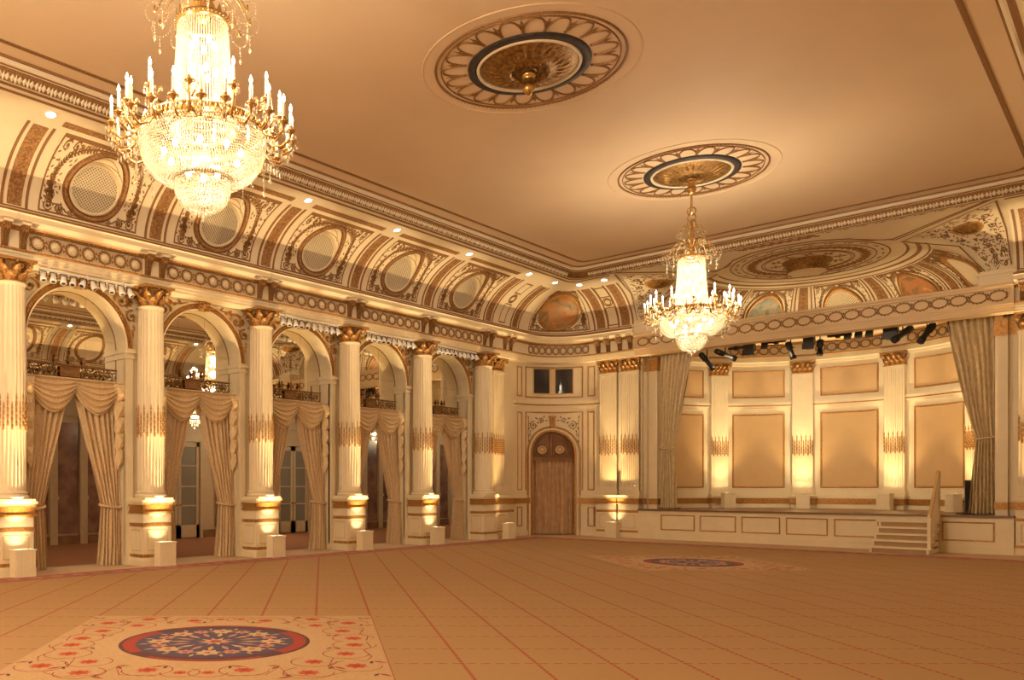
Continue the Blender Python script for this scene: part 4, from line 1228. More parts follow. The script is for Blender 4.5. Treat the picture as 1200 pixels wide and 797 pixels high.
for k in range(26):
    x = XC-.9+1.8*k/25; mb.flower(M, x, SY+.30+.07*sin(k*2.1), .09, 5, .02, 0, k)
mb.build('garland', [BROWNO], root, True)
# plinth blocks where the cove ends beside the apse
for s in (-1, 1):
    mb = MB(); a, b = sorted((XC+s*3.90, XC+s*(MOUTH+.03)))
    mb.box(a, b, 24.85, 25.85, 6.30, 6.60); mb.box(a-.03, b+.03, 24.80, 25.85, 6.60, 6.655); mb.box(a+.02, b-.02, 24.84, 25.8, 6.655, 6.70)
    struct(mb.build('trim_apse_plinth_left' if s < 0 else 'trim_apse_plinth_right', [CREAM]))
# proscenium beam
BW = MOUTH
mb = MB()
for z0, z1, y0 in ((5.70,5.76,24.90),(5.76,5.82,24.87),(5.82,5.87,24.84),(5.87,5.91,24.80),(5.91,6.24,24.86),(6.24,6.30,24.80),(6.30,6.36,24.74)):
    mb.box(XC-BW, XC+BW, y0, 25.30, z0, z1)
struct(mb.build('trim_proscenium_beam', [CREAMD]))
BM = lambda u, v, h: (u, 24.86-h, v)
for k in (-1,0,1):
    frieze('wreath frieze on the stage back wall, %s pilasters' % {-1:'between the first and second',0:'between the second and third',1:'between the third and fourth'}[k], APSE(k*PITCH, 0, 6), 0, k*PITCH-.95, k*PITCH+.95, 6, (lambda u, v, h: APSE(u, .10+h, v)), 'friezes of the stage back wall', True, .13, plain=True)
root = frieze('frieze of linked ovals on the beam across the stage opening', (XC, 24.86, 0), 0, XC-BW+.1, XC+BW-.1, 24, BM, group=None, world=True, a=.16, plain=True)
# ------------------------------------------------------------------ ceiling rosettes
def ceiling_rosette(label, loc, finial=True):
    root = thing('ceiling_rosette', label, 'ceiling rosette', loc, 0, 'ceiling rosettes')
    M = lambda u, v, h: (u, v, -h)
    mb = MB(); mb.ribbon(circ(1.66, 72), .035, .012, M, 0, True); mb.build('outer_moulding', [CEIL], root)
    mb = MB(); mb.ribbon(circ(1.45, 96), .038, .022, M, 0, True)
    for i in range(120): mb.leaf(M, 1.45*cos(2*pi*i/120), 1.45*sin(2*pi*i/120), 2*pi*i/120+1.0, .035, .02, .045)
    mb.ribbon(circ(1.365, 72), .02, .02, M, 0, True)
    mb.build('rope_ring', [GILTD], root)
    mb = MB(); NPT = 20
    for i in range(NPT):
        a = 2*pi*i/NPT; da = 2*pi/NPT
        pts = []
        for k in range(13):
            t = k/12*2-1; r = 1.0+.33*(1-abs(t)**2.6); pts.append((r*cos(a+da*.5*t), r*sin(a+da*.5*t)))
        mb.ribbon(pts, .03, .02, M)
        b = a+da/2
        for g, L in ((-.55,.13),(0,.19),(.55,.13)): mb.leaf(M, 1.13*cos(b), 1.13*sin(b), b+g, L, .05, .02)
        mb.ribbon([(1.0*cos(b), 1.0*sin(b)), (1.2*cos(b), 1.2*sin(b))], .02, .015, M)
        mb.flower(M, .995*cos(b), .995*sin(b), .035, 5, .03)
    mb.build('petal_tracery', [GILTD], root)
    mb = MB(); mb.lathe([(.945,-.001),(.94,-.03),(.81,-.035),(.80,-.001)], (0,0,0), 64); mb.build('dark_ring', [DARKM], root)
    mb = MB(); mb.lathe([(.81,-.02),(.795,-.055),(.765,-.055),(.755,-.02)], (0,0,0), 64); mb.build('pale_ring', [CREAM], root)
    mb = MB()
    mb.lathe([(.765,-.015),(.70,-.05),(.52,-.10),(.36,-.125),(.33,-.15),(.29,-.15),(.27,-.12),(.12,-.09),(.09,-.14),(.001,-.14)], (0,0,0), 72)
    for i in range(28):
        a = 2*pi*i/28
        mb.leaf(lambda u, v, h: (u, v, -.045-.09*max(0, min(1, (.70-sqrt(u*u+v*v))/.34))-h), .40*cos(a), .40*sin(a), a, .30, .075, .03)
        mb.octa((.31*cos(a), .31*sin(a), -.155), .022)
        mb.tube([(.26*cos(a), .26*sin(a), -.125), (.13*cos(a), .13*sin(a), -.105)], .008, 4)
    d = mb.build('gold_dish', [GOLDD], root)
    if finial:
        mb = MB(); mb.lathe([(.10,-.12),(.115,-.16),(.10,-.20),(.06,-.22),(.075,-.24),(.055,-.27),(.085,-.31),(.10,-.36),(.085,-.41),(.05,-.45),(.02,-.48),(.001,-.485)], (0,0,0), 20)
        mb.build('finial', [BRASS], root)
    return root
RX = -7.02
r0 = ceiling_rosette('ceiling rosette with a gilt finial and no chandelier, upper middle of the photo', (RX, 11.38, CEILZ))
dup(r0, (RX, 17.72, CEILZ), 0, 'ceiling rosette from which the far chandelier hangs')
dup(r0, (RX, 5.11, CEILZ), 0, 'ceiling rosette of the near chandelier, above the photo\'s top edge')
# ------------------------------------------------------------------ chandeliers (local origin under the centre, on the floor)
def bead_strand(mb, pts, r, m=0):
    for p in pts: mb.octa(p, r, r*1.15, m)
def chandelier(label, loc):
    root = thing('crystal_chandelier', label, 'chandelier', loc, 0, 'crystal chandeliers')
    # stem and chain
    mb = MB(); mb.tube([(0,0,8.12),(0,0,7.35)], .022, 8)
    mb.lathe([(.03,8.16),(.09,8.12),(.07,8.05),(.03,8.0)], (0,0,0), 12)
    for z in (7.42, 7.28, 7.16): mb.tube([(.085*cos(2*pi*i/14), 0, z+.085*sin(2*pi*i/14)) for i in range(14)], .014, 5, 0, True)
    mb.lathe([(.02,7.22),(.035,7.15),(.02,7.08),(.03,7.0),(.05,6.95),(.03,6.88),(.06,6.80),(.085,6.72),(.05,6.64),(.03,6.58),(.05,6.50),(.10,6.46),(.02,6.42)], (0,0,0), 16)
    mb.build('stem', [BRASS], root)
    for tier, (rad, z0, n) in enumerate(((.22, 7.02, 8), (.46, 6.62, 12))):
        for i in range(n):
            a = 2*pi*i/n; c, s = cos(a), sin(a); mb = MB(); pts = []
            for k in range(18):
                t = k/17; r = .04+rad*sin(pi*.55*t)*1.0; z = z0+rad*.55*sin(2.4*pi*t*.75)*(.7)*(1-.25*t)
                pts.append((r*c, r*s, z))
            mb.tube(pts, .009, 5)
            arm = mb.build('crown_arm' if tier else 'top_arm', [BRASS], root)
            mb = MB(); x, y, z = pts[-1]; R2 = .115 if tier else .06
            for k in range(22):                          # a curl of small crystals and a short drop
                t = 2*pi*k/22; rr_ = x*c+y*s-R2*.2+R2*cos(t); mb.octa((rr_*c, rr_*s, z-R2*.6+R2*sin(t)), .009, .011)
            for k in range(4): mb.octa((x, y, z-R2*1.6-.03*k), .011, .014)
            mb.octa((x, y, z-R2*1.6-.15), .018, .04)
            q0 = Vector(pts[9])
            for k in range(9):
                t = k/8; p = q0.lerp(Vector(pts[-1]), t) - Vector((0,0,.13*rad/.46*sin(pi*t))); mb.octa(tuple(p), .009, .011)
            mb.build('crystal_strand', [DROP], arm)
    mb = MB(); mb.lathe([(.262,6.38),(.285,6.39),(.285,6.45),(.262,6.46)], (0,0,0), 40)
    for i in range(20):
        a = 2*pi*i/20
        mb.add([(.283*cos(a-.12), .283*sin(a-.12), 6.45), (.283*cos(a+.12), .283*sin(a+.12), 6.45), (.29*cos(a), .29*sin(a), 6.53)], [(0,1,2)])
    for i in range(40): mb.octa((.29*cos(2*pi*i/40), .29*sin(2*pi*i/40), 6.42), .014)
    mb.build('crown_ring', [BRASS], root)
    # tower of bead strands
    mb = MB()
    for i in range(64):
        a = 2*pi*i/64; n = 50
        bead_strand(mb, [((.262+.075*(k/n)**1.3)*cos(a), (.262+.075*(k/n)**1.3)*sin(a), 6.38-1.10*k/n) for k in range(n)], .0112)
    mb.build('bead_tower', [BEAD], root)['kind'] = 'stuff'
    for z, r, n in ((6.22,.12,5),(5.92,.13,5),(5.62,.14,5)):        # lamps inside
        for i in range(n):
            mb = MB(); mb.ball((r*cos(2*pi*i/n+z), r*sin(2*pi*i/n+z), z), .03, 8, 0, 1.4); mb.build('tower_lamp', [CORE], root)
    # gallery ring
    mb = MB(); mb.lathe([(.60,5.22),(.635,5.23),(.635,5.25),(.62,5.26),(.62,5.32),(.635,5.33),(.635,5.345),(.60,5.35)], (0,0,0), 56)
    for i in range(72): mb.tube([(.63*cos(2*pi*i/72), .63*sin(2*pi*i/72), z) for z in (5.25,5.34)], .008, 4)
    mb.lathe([(.36,5.29),(.38,5.30),(.38,5.33),(.36,5.34)], (0,0,0), 40)
    for i in range(8):
        a = 2*pi*i/8; mb.tube([(.37*cos(a), .37*sin(a), 5.31), (.62*cos(a), .62*sin(a), 5.29)], .01, 5)
    mb.build('gallery_ring', [BRASS], root)
    # bowl of bead strands
    def bowl(t): return .27+.385*cos(t*pi/2)**.62, 5.24-.44*sin(t*pi/2)
    mb = MB()
    for k in range(26):
        r, z = bowl(k/26); n = int(2*pi*r/.027)
        for i in range(n):
            a = 2*pi*(i+.5*(k % 2))/n; mb.octa((r*cos(a), r*sin(a), z-.012*abs(sin(a*8))), .0115, .014)
    mb.build('bead_bowl', [BEAD], root)['kind'] = 'stuff'
    for i in range(14):
        q, n, z = (.40, 9, 5.06) if i < 9 else (.16, 5, 4.88)
        mb = MB(); mb.ball((q*cos(2*pi*i/n), q*sin(2*pi*i/n), z), .032, 8, 0, 1.3); mb.build('bowl_lamp', [CORE], root)
    for i in range(12):                                  # small gilt pendants on the bowl
        a = 2*pi*i/12; mb = MB()
        mb.ball((.665*cos(a), .665*sin(a), 5.17), .018, 6); mb.build('gilt_drop', [BRASS], root)
    mb = MB(); mb.lathe([(.26,4.795),(.285,4.80),(.285,4.83),(.26,4.835)], (0,0,0), 40); mb.build('lower_ring', [BRASS], root)
    mb = MB()
    for k in range(15):
        t = k/15; r = .275*cos(t*pi/2*.9)**.7+.02; z = 4.79-.30*sin(t*pi/2); n = max(8, int(2*pi*r/.03))
        for i in range(n): mb.octa((r*cos(2*pi*i/n), r*sin(2*pi*i/n), z), .0125, .018)
    mb.build('bead_basket', [BEAD], root)['kind'] = 'stuff'
    mb = MB()
    for r, z, n in ((.29,4.72,26),(.24,4.60,20),(.15,4.50,12),(.07,4.45,6)):
        for i in range(n): mb.octa((r*cos(2*pi*i/n), r*sin(2*pi*i/n), z), .022, .035)
    mb.octa((0,0,4.40), .03, .045)
    mb.build('basket_drops', [DROP], root)['kind'] = 'stuff'
    # candle arms: three candles on each
    for i in range(12):
        a = 2*pi*(i+.5)/12; c, s = cos(a), sin(a); tx, ty = -s, c
        P = lambda r, t, z: (r*c+t*tx, r*s+t*ty, z)
        mb = MB()
        mb.tube([P(.62,0,5.28), P(.68,0,5.20), P(.75,0,5.19), P(.80,0,5.26), P(.82,0,5.36), P(.80,0,5.44)], .015, 6)
        for g in (-1, 1):
            mb.tube([P(.66,0,5.27), P(.74,g*.06,5.13), P(.83,g*.11,5.10), P(.91,g*.13,5.16), P(.92,g*.13,5.24)], .013, 6)
            mb.tube([P(.70,0,5.34), P(.74,g*.05,5.40), P(.72,g*.07,5.46), P(.69,g*.05,5.43)], .010, 5)
        mb.ball(P(.70,0,5.24), .035, 6)
        arm = mb.build('candle_arm', [BRASS], root)
        for r, t, z in ((.80,0,5.44),(.92,.13,5.24),(.92,-.13,5.24)):
            p = P(r, t, z)
            mb = MB(); mb.lathe([(.012,-.03),(.03,-.01),(.055,.0),(.058,.012),(.02,.014),(.026,.03),(.02,.055)], p, 10); mb.build('drip_pan', [BRASS], arm)
            mb = MB(); mb.lathe([(.017,.04),(.016,.19),(.010,.20)], p, 8); mb.build('candle', [CANDLE], arm)
            mb = MB(); mb.lathe([(.006,.20),(.015,.225),(.014,.245),(.006,.27),(.001,.285)], p, 8); mb.build('candle_bulb', [BULB], arm)
            mb = MB()
            for k in range(6):
                b = 2*pi*k/6; q = (p[0]+.055*cos(b), p[1]+.055*sin(b))
                mb.octa((q[0], q[1], p[2]-.015), .008); mb.octa((q[0], q[1], p[2]-.055), .012, .03)
            mb.octa((p[0], p[1], p[2]-.11), .018, .05)
            mb.build('pendant', [DROP], arm)
        mb = MB()
        for k in range(7):
            q = P(.68+.035*k, 0, 5.12-.02*k); mb.octa(q, .016, .04)
        for k in range(10): mb.octa(P(.70, 0, 5.10-.03*k), .013, .016)
        mb.octa(P(.70,0,4.78), .022, .05)
        mb.build('pendant_chain', [DROP], arm)
    return root
ch0 = chandelier('large lit crystal chandelier nearest the camera, over the first arches', (RX, 5.11, 0))
dup(ch0, (RX, 17.72, 0), R_(9), 'farther lit crystal chandelier hanging in front of the stage')
# ------------------------------------------------------------------ carpet
root = thing('ballroom_carpet', 'tan carpet with red lattice lines, a rose border and two floral medallions', 'carpet', (0,0,0))
BX0, BX1, BY0, BY1 = -14.15, 2*XC+14.15, WB+.7, 23.35
mb = MB(); mb.box(BX0, BX1, BY0, BY1, 0, .012); mb.build('field', [CARPET], root)
def band(x0, x1, y0, y1, w, z, m, name):
    mb = MB()
    for a, b, c, d in ((x0, x0+w, y0, y1), (x1-w, x1, y0, y1), (x0+w, x1-w, y0, y0+w), (x0+w, x1-w, y1-w, y1)): mb.box(a, b, c, d, .001, z)
    return mb.build(name, [m], root)
bd = band(BX0, BX1, BY0, BY1, .62, .015, C_BORD, 'border')
mb = MB()
for q in (.03, .57):
    for a, b, c, d in ((BX0+q, BX0+q+.035, BY0+q, BY1-q), (BX0+q, BX1-q, BY1-q-.035, BY1-q)): mb.box(a, b, c, d, .001, .0165)
FL = lambda u, v, h: (u, v, .0155+h*.2)
for i in range(78):
    y = BY0+.4+i*.4
    if y < BY1-.5: mb.flower(FL, BX0+.31, y, .17, 6, .01)
for i in range(36):
    x = BX0+.4+i*.4
    if x < BX1-.5: mb.flower(FL, x, BY1-.31, .17, 6, .01)
mb.build('border_figure', [C_PINK], bd)
fwv = (-sin(YAW), cos(YAW)); rtv = (cos(YAW), sin(YAW))
def medallion(cx, cy):
    MM = lambda z0: (lambda u, v, h: (cx+u*rtv[0]+v*fwv[0], cy+u*rtv[1]+v*fwv[1], z0+h*.12))
    Hh = 1.69; mb = MB(); M = MM(.013)
    mb.slab(-Hh, Hh, -Hh, Hh, -.05, .02, M); pn = mb.build('medallion_panel', [TANP], root)
    def disc(r, z, m, name, a0=0, a1=360, r0=0.):
        mb = MB(); M = MM(z); n = 48
        for i in range(n):
            a, b = R_(a0+(a1-a0)*i/n), R_(a0+(a1-a0)*(i+1)/n)
            mb.add([M(r0*cos(a), r0*sin(a), 0), M(r*cos(a), r*sin(a), 0), M(r*cos(b), r*sin(b), 0), M(r0*cos(b), r0*sin(b), 0)], [(0,1,2,3)])
        return mb.build(name, [m], pn)
    disc(.97, .0162, C_PLUM, 'outer_ring'); 
    for k in (-1, 1):
        c = 0 if k > 0 else 180; disc(.93, .0168, C_RED, 'red_crescent', c-38, c+38, .80)
        disc(.95, .0168, C_RED, 'red_arc', c+55, c+125, .90)
    disc(.80, .0172, C_NAVY, 'slate_disc')
    mb = MB(); M = MM(.0178); mats = [TANP, C_PINK, C_RED]
    for i in range(16):
        a = 2*pi*i/16
        mb.flower(M, .58*cos(a), .58*sin(a), .10 if i % 2 else .14, 7, .01, 1 if i % 2 else 0, a)
        mb.leaf(M, .25*cos(a), .25*sin(a), a, .24, .06, .01, i % 2); mb.flower(M, .58*cos(a), .58*sin(a), .05, 5, .015, 2)
        mb.leaf(M, .66*cos(a+.2), .66*sin(a+.2), a+.2, .12, .04, .01, 0)
    for i in range(10): mb.leaf(M, 0, 0, 2*pi*i/10, .20, .06, .012, i % 2)
    mb.flower(M, 0, 0, .09, 6, .02, 2)
    mb.build('mandala', mats, pn)
    mb = MB(); M = MM(.0158)
    for qx in (-1, 1):
        for qy in (-1, 1):
            S = lambda u, v, h: M(u*qx, v*qy, h)
            for x, y, r in ((1.42,.18,.15),(1.32,.62,.15),(1.40,1.15,.16),(1.02,.98,.14),(.98,1.42,.15),(.42,1.32,.15),(.12,1.42,.10)):
                mb.flower(S, x, y, r*.72, 8, .01, 0, .2); mb.flower(S, x, y, r*.4, 6, .014, 1)
                P = [(x+(r+.07)*cos(t*.35), y+(r+.07)*sin(t*.35)) for t in range(13)]; mb.ribbon(P, .011, .008, S, 1)
            mb.ribbon([(1.55,.05),(1.58,.3),(1.5,.45),(1.56,.75),(1.5,.95),(1.2,.8),(1.15,1.2),(1.3,1.4),(1.1,1.58),(.8,1.5),(.72,1.2),(.62,1.5),(.3,1.55)], .012, .008, S, 1)
            for x, y, a in ((1.2,.3,1.),(1.55,.95,.5),(.72,1.15,2.),(1.2,1.18,.8),(.85,1.56,2.6),(1.58,1.45,.8),(.28,1.15,.3)):
                mb.leaf(S, x, y, a, .16, .05, .01, 1); mb.leaf(S, x, y, a+1.2, .12, .04, .01, 2)
    mb.build('vine_flowers', [C_ORG, C_RED, C_PLUM], pn)
medallion(-6.83, 5.13); medallion(-7.0, 17.72)
# ------------------------------------------------------------------ corner door and window
LOCD = FILL(0, 0, 0); RC = rot(cos(R_(-45)), sin(R_(-45)))
root = thing('door_1', None, None, (LOCD[0], LOCD[1], 0), RC); root['kind'] = 'structure'
mb = MB(); M = lambda u, v, h: (u, -.16+h, v)
n = 24
mb.add([((DHW+.09)*cos(pi*i/n), -.19, DSP+(DHW+.09)*sin(pi*i/n)) for i in range(n+1)]+[(-DHW-.09,-.19,2.48),(DHW+.09,-.19,2.48)], [tuple(range(n+3))])
mb.build('tympanum', [WOOD], root)
mb = MB(); mb.box(-DHW-.08, DHW+.08, -.21, -.10, 2.46, 2.60); mb.box(-DHW-.08, DHW+.08, -.21, -.07, 2.57, 2.61); mb.box(-.035, .035, -.20, -.14, 2.6, DSP+DHW-.01)
mb.build('transom_bar', [WOOD], root)
for s in (-1, 1):
    mb = MB(); mb.ribbon([(s*.30+.17*cos(2*pi*i/24), 2.86+.15*sin(2*pi*i/24)) for i in range(24)], .04, .03, M, 0, True)
    P_ = [M(s*.30+.16*cos(2*pi*i/24), 2.86+.14*sin(2*pi*i/24), .012) for i in range(24)]; mb.add(P_, [tuple(range(24))], 1)
    mb.ribbon([(s*.30+.085*cos(2*pi*i/16), 2.86+.08*sin(2*pi*i/16)) for i in range(16)], .03, .02, M, 0, True)
    mb.ribbon([(s*.06, 2.64), (s*.06, 3.28), (s*.3, 3.22), (s*.5, 3.04), (s*.6, 2.8), (s*.62, 2.64), (s*.06, 2.64)], .02, .02, M)
    mb.build('fanlight_roundel', [GILTD, TAN], root)
root = thing('door_surround', 'gilt-edged arched surround of the curtained corner door, with keystone and scrolls', 'door surround', (LOCD[0], LOCD[1], 0), RC)
M = wallM(FILL); mb = MB()
arcp = lambda r: [(-r, 0.0), (-r, .9), (-r, 1.8), (-r, DSP)] + [(-r*cos(pi*i/32), DSP+r*sin(pi*i/32)) for i in range(1, 32)] + [(r, DSP), (r, 1.8), (r, .9), (r, 0.0)]
mb.ribbon(arcp(DHW+.035), .08, .06, M); mb.ribbon(arcp(DHW+.18), .055, .05, M)
for i in range(60):
    a = pi*(i+.5)/60; mb.leaf(M, -(DHW+.035)*cos(a), DSP+(DHW+.035)*sin(a), a+.7, .07, .04, .085)
for s in (-1, 1):
    for i in range(44): mb.leaf(M, s*(DHW+.035)-.02, .1+i*.06, .8, .07, .04, .085)
mb.build('gilt_architrave', [GILT], root, True)
mb = MB(); mb.ribbon(arcp(DHW+.10), .10, .03, M); mb.build('cream_architrave', [CREAM], root, True)
mb = MB()
for x in (-.06, 0, .06): mb.slab(x-.025, x+.025, 3.62, 3.98, .0, .08, M)
mb.slab(-.12, .12, 3.93, 3.99, 0, .10, M); mb.slab(-.07, .07, 3.58, 3.66, 0, .07, M)
mb.build('keystone', [GILT], root, True)
for s in (-1, 1):
    mb = MB(); S = lambda u, v, h: M(s*u, v, h)
    mb.spiral(S, .66, 3.66, .13, R_(100), -1, 1.5, .03, .03); mb.spiral(S, .38, 3.82, .08, R_(20), 1, 1.4, .025, .03)
    mb.spiral(S, .84, 3.34, .06, R_(90), 1, 1.2, .02, .02)
    mb.ribbon([(.84,3.1),(.88,3.4),(.85,3.7),(.88,3.95)], .02, .02, S)
    for x, y, a in ((.5,3.88,.4),(.84,3.9,1.),(.86,3.5,2.),(.76,3.52,-1.2),(.25,3.82,3.),(.3,3.9,2.),(.85,3.2,-1.4),(.55,3.78,3.6)): mb.leaf(S, x, y, a, .12, .05, .03)
    mb.build('spandrel_scroll', [GILTD], root, True)
# the door curtain: fine brown pleats
root = thing('door_curtain', 'brown pleated curtain closing the arched corner door', 'curtain', (LOCD[0], LOCD[1], 0), RC)
NU, NV = 140, 10; vs = []
for j in range(NV+1):
    for i in range(NU+1):
        x = -DHW-.07+(2*DHW+.14)*i/NU
        vs.append((x, -.16+.05*sin(x*44+.5*sin(j*.5))+.014*sin(x*101), .03+2.44*j/NV))
mb = MB(); mb.add(vs, [(j*(NU+1)+i, j*(NU+1)+i+1, (j+1)*(NU+1)+i+1, (j+1)*(NU+1)+i) for j in range(NV) for i in range(NU)], 0, True)
mb.build('cloth', [DOORF], root)
mb = MB(); mb.tube([(-DHW+.01,-.15,2.45),(DHW-.01,-.15,2.45)], .012, 6); mb.build('curtain_rod', [BRASS], root)
mb = MB(); mb.box(-DHW-.2, DHW+.2, -.45, -.26, 0, 3.6); o = struct(mb.build('wall_behind_door', [WOOD], None))
o.location = (LOCD[0], LOCD[1], 0); o.rotation_euler = (0,0,RC)
root = thing('window_1', None, None, (LOCD[0], LOCD[1], 5.1), 0); root['kind'] = 'structure'
for u0, u1 in ((-.66,-.10),(.10,.66)):
    mb = MB(); mb.slab(u0, u1, 4.74, 5.54, .005, .02, M, 0, 8, 1); mb.build('pane', [DARKGLASS], root, True)
mb = MB(); mb.rect(-.70, .70, 4.70, 5.58, .04, .05, M, 0, 8, 2); mb.slab(-.10, -.03, 4.74, 5.54, .0, .03, M, 0, 1, 1); mb.slab(.03, .10, 4.74, 5.54, .0, .03, M); mb.slab(-.03, .03, 4.74, 5.54, 0, .05, M)
mb.build('window_frame', [CREAMD], root, True)

# ------------------------------------------------------------------ stage
ST = .92; SF = 25.1
root = thing('stage_platform', 'raised cream-panelled stage platform across the end of the hall', 'stage', (XC, SF, 0))
mb = MB()
xa, xb = XC-MOUTH+.02, XC+MOUTH-.02
ap = apse_path(.02, 40)
P = [(xa, SF+.02), (xa, WS+.55)] + ap + [(xb, WS+.55), (xb, SF+.02)]; k = len(P)
mb.add([(x, y, ST-.005) for x, y in P], [tuple(range(k))[::-1]])
mb.build('stage_floor', [STAGEW], root, True)
mb = MB(); mb.box(xa, xb, SF, SF+.06, .0, ST-.05); mb.box(xa, xb, SF-.03, SF+.02, 0, .15); mb.box(xa, xb, SF-.045, SF+.02, .15, .185)
mb.build('front_board', [CREAM], root, True)
mb = MB(); mb.box(xa, xb, SF-.05, SF+.10, ST-.05, ST); mb.build('stage_nosing', [STAGEW], root, True)
for i in range(7):
    x0 = -10.87+1.163*i; x1 = x0+1.02
    mb = MB(); mb.rect(x0, x1, .29, .76, .035, .022, lambda u, v, h: (u, SF-h, v)); mb.build('front_panel', [GILT], root, True)
# steps with their one railing
SX0, SX1, SYF = -5.15, -3.95, 23.88
RISER = mat('step_riser', (.42,.27,.14), .5, var=.1)
root = thing('stage_steps', 'cream wooden steps with one railing leading up to the stage', 'steps', ((SX0+SX1)/2, SYF, 0))
NS = 6; RI = ST/NS; RU_ = (SF-.05-SYF)/(NS-1)
for i in range(NS-1):
    z = RI*(i+1); y = SYF+RU_*i
    mb = MB(); mb.box(SX0-.05, SX1+.05, y-.035, y+RU_+.01, z-.045, z); mb.build('tread', [CREAM], root, True)
    mb = MB(); mb.box(SX0+.02, SX1-.02, y+.01, y+.03, z-RI+.003, z-.045); mb.build('riser', [RISER], root, True)
for x in (SX0, SX1-.05):
    mb = MB()
    for i in range(NS-1):
        z = RI*(i+1); y = SYF+RU_*i; mb.box(x, x+.05, y, SF-.06, z-RI+.003, z-.045)
    mb.build('stringer', [CREAM], root, True)
A, B = (SX1, SYF+.02, .86), (SX1, SF-.06, 1.98)
rl = None
mb = MB(); mb.obox(A, B, .06, .075); rl = mb.build('handrail', [TAN], root, True)
mb = MB(); mb.box(SX1-.035, SX1+.035, SYF+.0, SYF+.07, RI, .88); mb.ball((SX1, SYF+.035, .90), .04); mb.build('newel_post', [CREAM], root, True)
mb = MB(); mb.box(SX1-.035, SX1+.035, SF-.10, SF-.03, RI*5, 1.98); mb.build('newel_post', [CREAM], root, True)
for i in range(9):
    t = (i+.7)/9.6; y = SYF+.05+(SF-.1-SYF)*t; zb = RI*(1+min(4, int((y-SYF)/RU_)))
    mb = MB(); zt2 = .84+(1.98-.86)*t
    mb.lathe([(.014,zb),(.022,zb+.1),(.014,zb+.3),(.02,zb+.5),(.013,zt2)], (SX1, y, 0), 6); mb.build('baluster', [CREAM], root, True)
# pilasters of the apse and their uplights
pn_ = ['fluted first apse pilaster from the left, just right of the left stage curtain', 'fluted second apse pilaster from the left, below the left-centre stage lights',
       'fluted third apse pilaster from the left, behind the stage steps', 'fluted fourth apse pilaster, half hidden by the right stage curtain']
for i, k in enumerate((-1.5,-.5,.5,1.5)):
    a = R_(90)-R_(34)*k; x, y = AC[0]+AR*cos(a), AC[1]+AR*sin(a); nx, ny = -cos(a), -sin(a)
    dup(p0, (x, y, 0), rot(nx, ny), pn_[i], 'pilasters of the stage')
    lx, ly = x+nx*.62, y+ny*.62
    dup(wall_uplight.__defaults__[-1][0], (lx, ly, ST), rot(nx, ny), 'uplight box on the stage at the foot of the '+['first','second','third','fourth'][i]+' apse pilaster', 'uplight boxes on the stage')
    uplamp(lx, ly, nx, ny, ST-.05, BEAM_P*.6, .10, 38, 20, .3, 85)
mb = MB(); M = wallM(APSE)
for k in (-2,-1,0,1,2):
    c = k*PITCH; q = PITCH/2-.50
    mb.rect(c-q, c+q, 1.58, 4.02, .06, .03, M, 0, 8, 4); mb.rect(c-q, c+q, 4.55, 5.46, .055, .03, M, 0, 8, 4)
struct(mb.build('trim_apse_panels', [GILT]))
mb = MB()
for k in (-2,-1,0,1,2):
    c = k*PITCH; q = PITCH/2-.52
    mb.sheet(c-q, c+q, 1.60, 4.0, .006, M, 0, 8, 1); mb.sheet(c-q, c+q, 4.57, 5.44, .006, M, 0, 8, 1)
struct(mb.build('trim_apse_panel_fields', [TAN]))
root = None
# stage curtains
def stage_curtain(label, s): return drape_panel(label, (XC, 25.78, 0), RST, s, 'stage curtains', [STAGEF], top=5.95, tie=2.83, xa=4.10, xb=3.12, ta=4.12, tb=3.74, ba=4.14, bb=3.60, d=0., amp=.08, nf=7, z0=ST+.02, lining=BLACKF, pw=.78)
stage_curtain('tall olive-gold curtain tied back at the left side of the stage', 1)
stage_curtain('tall olive-gold curtain tied back at the right side of the stage', -1)
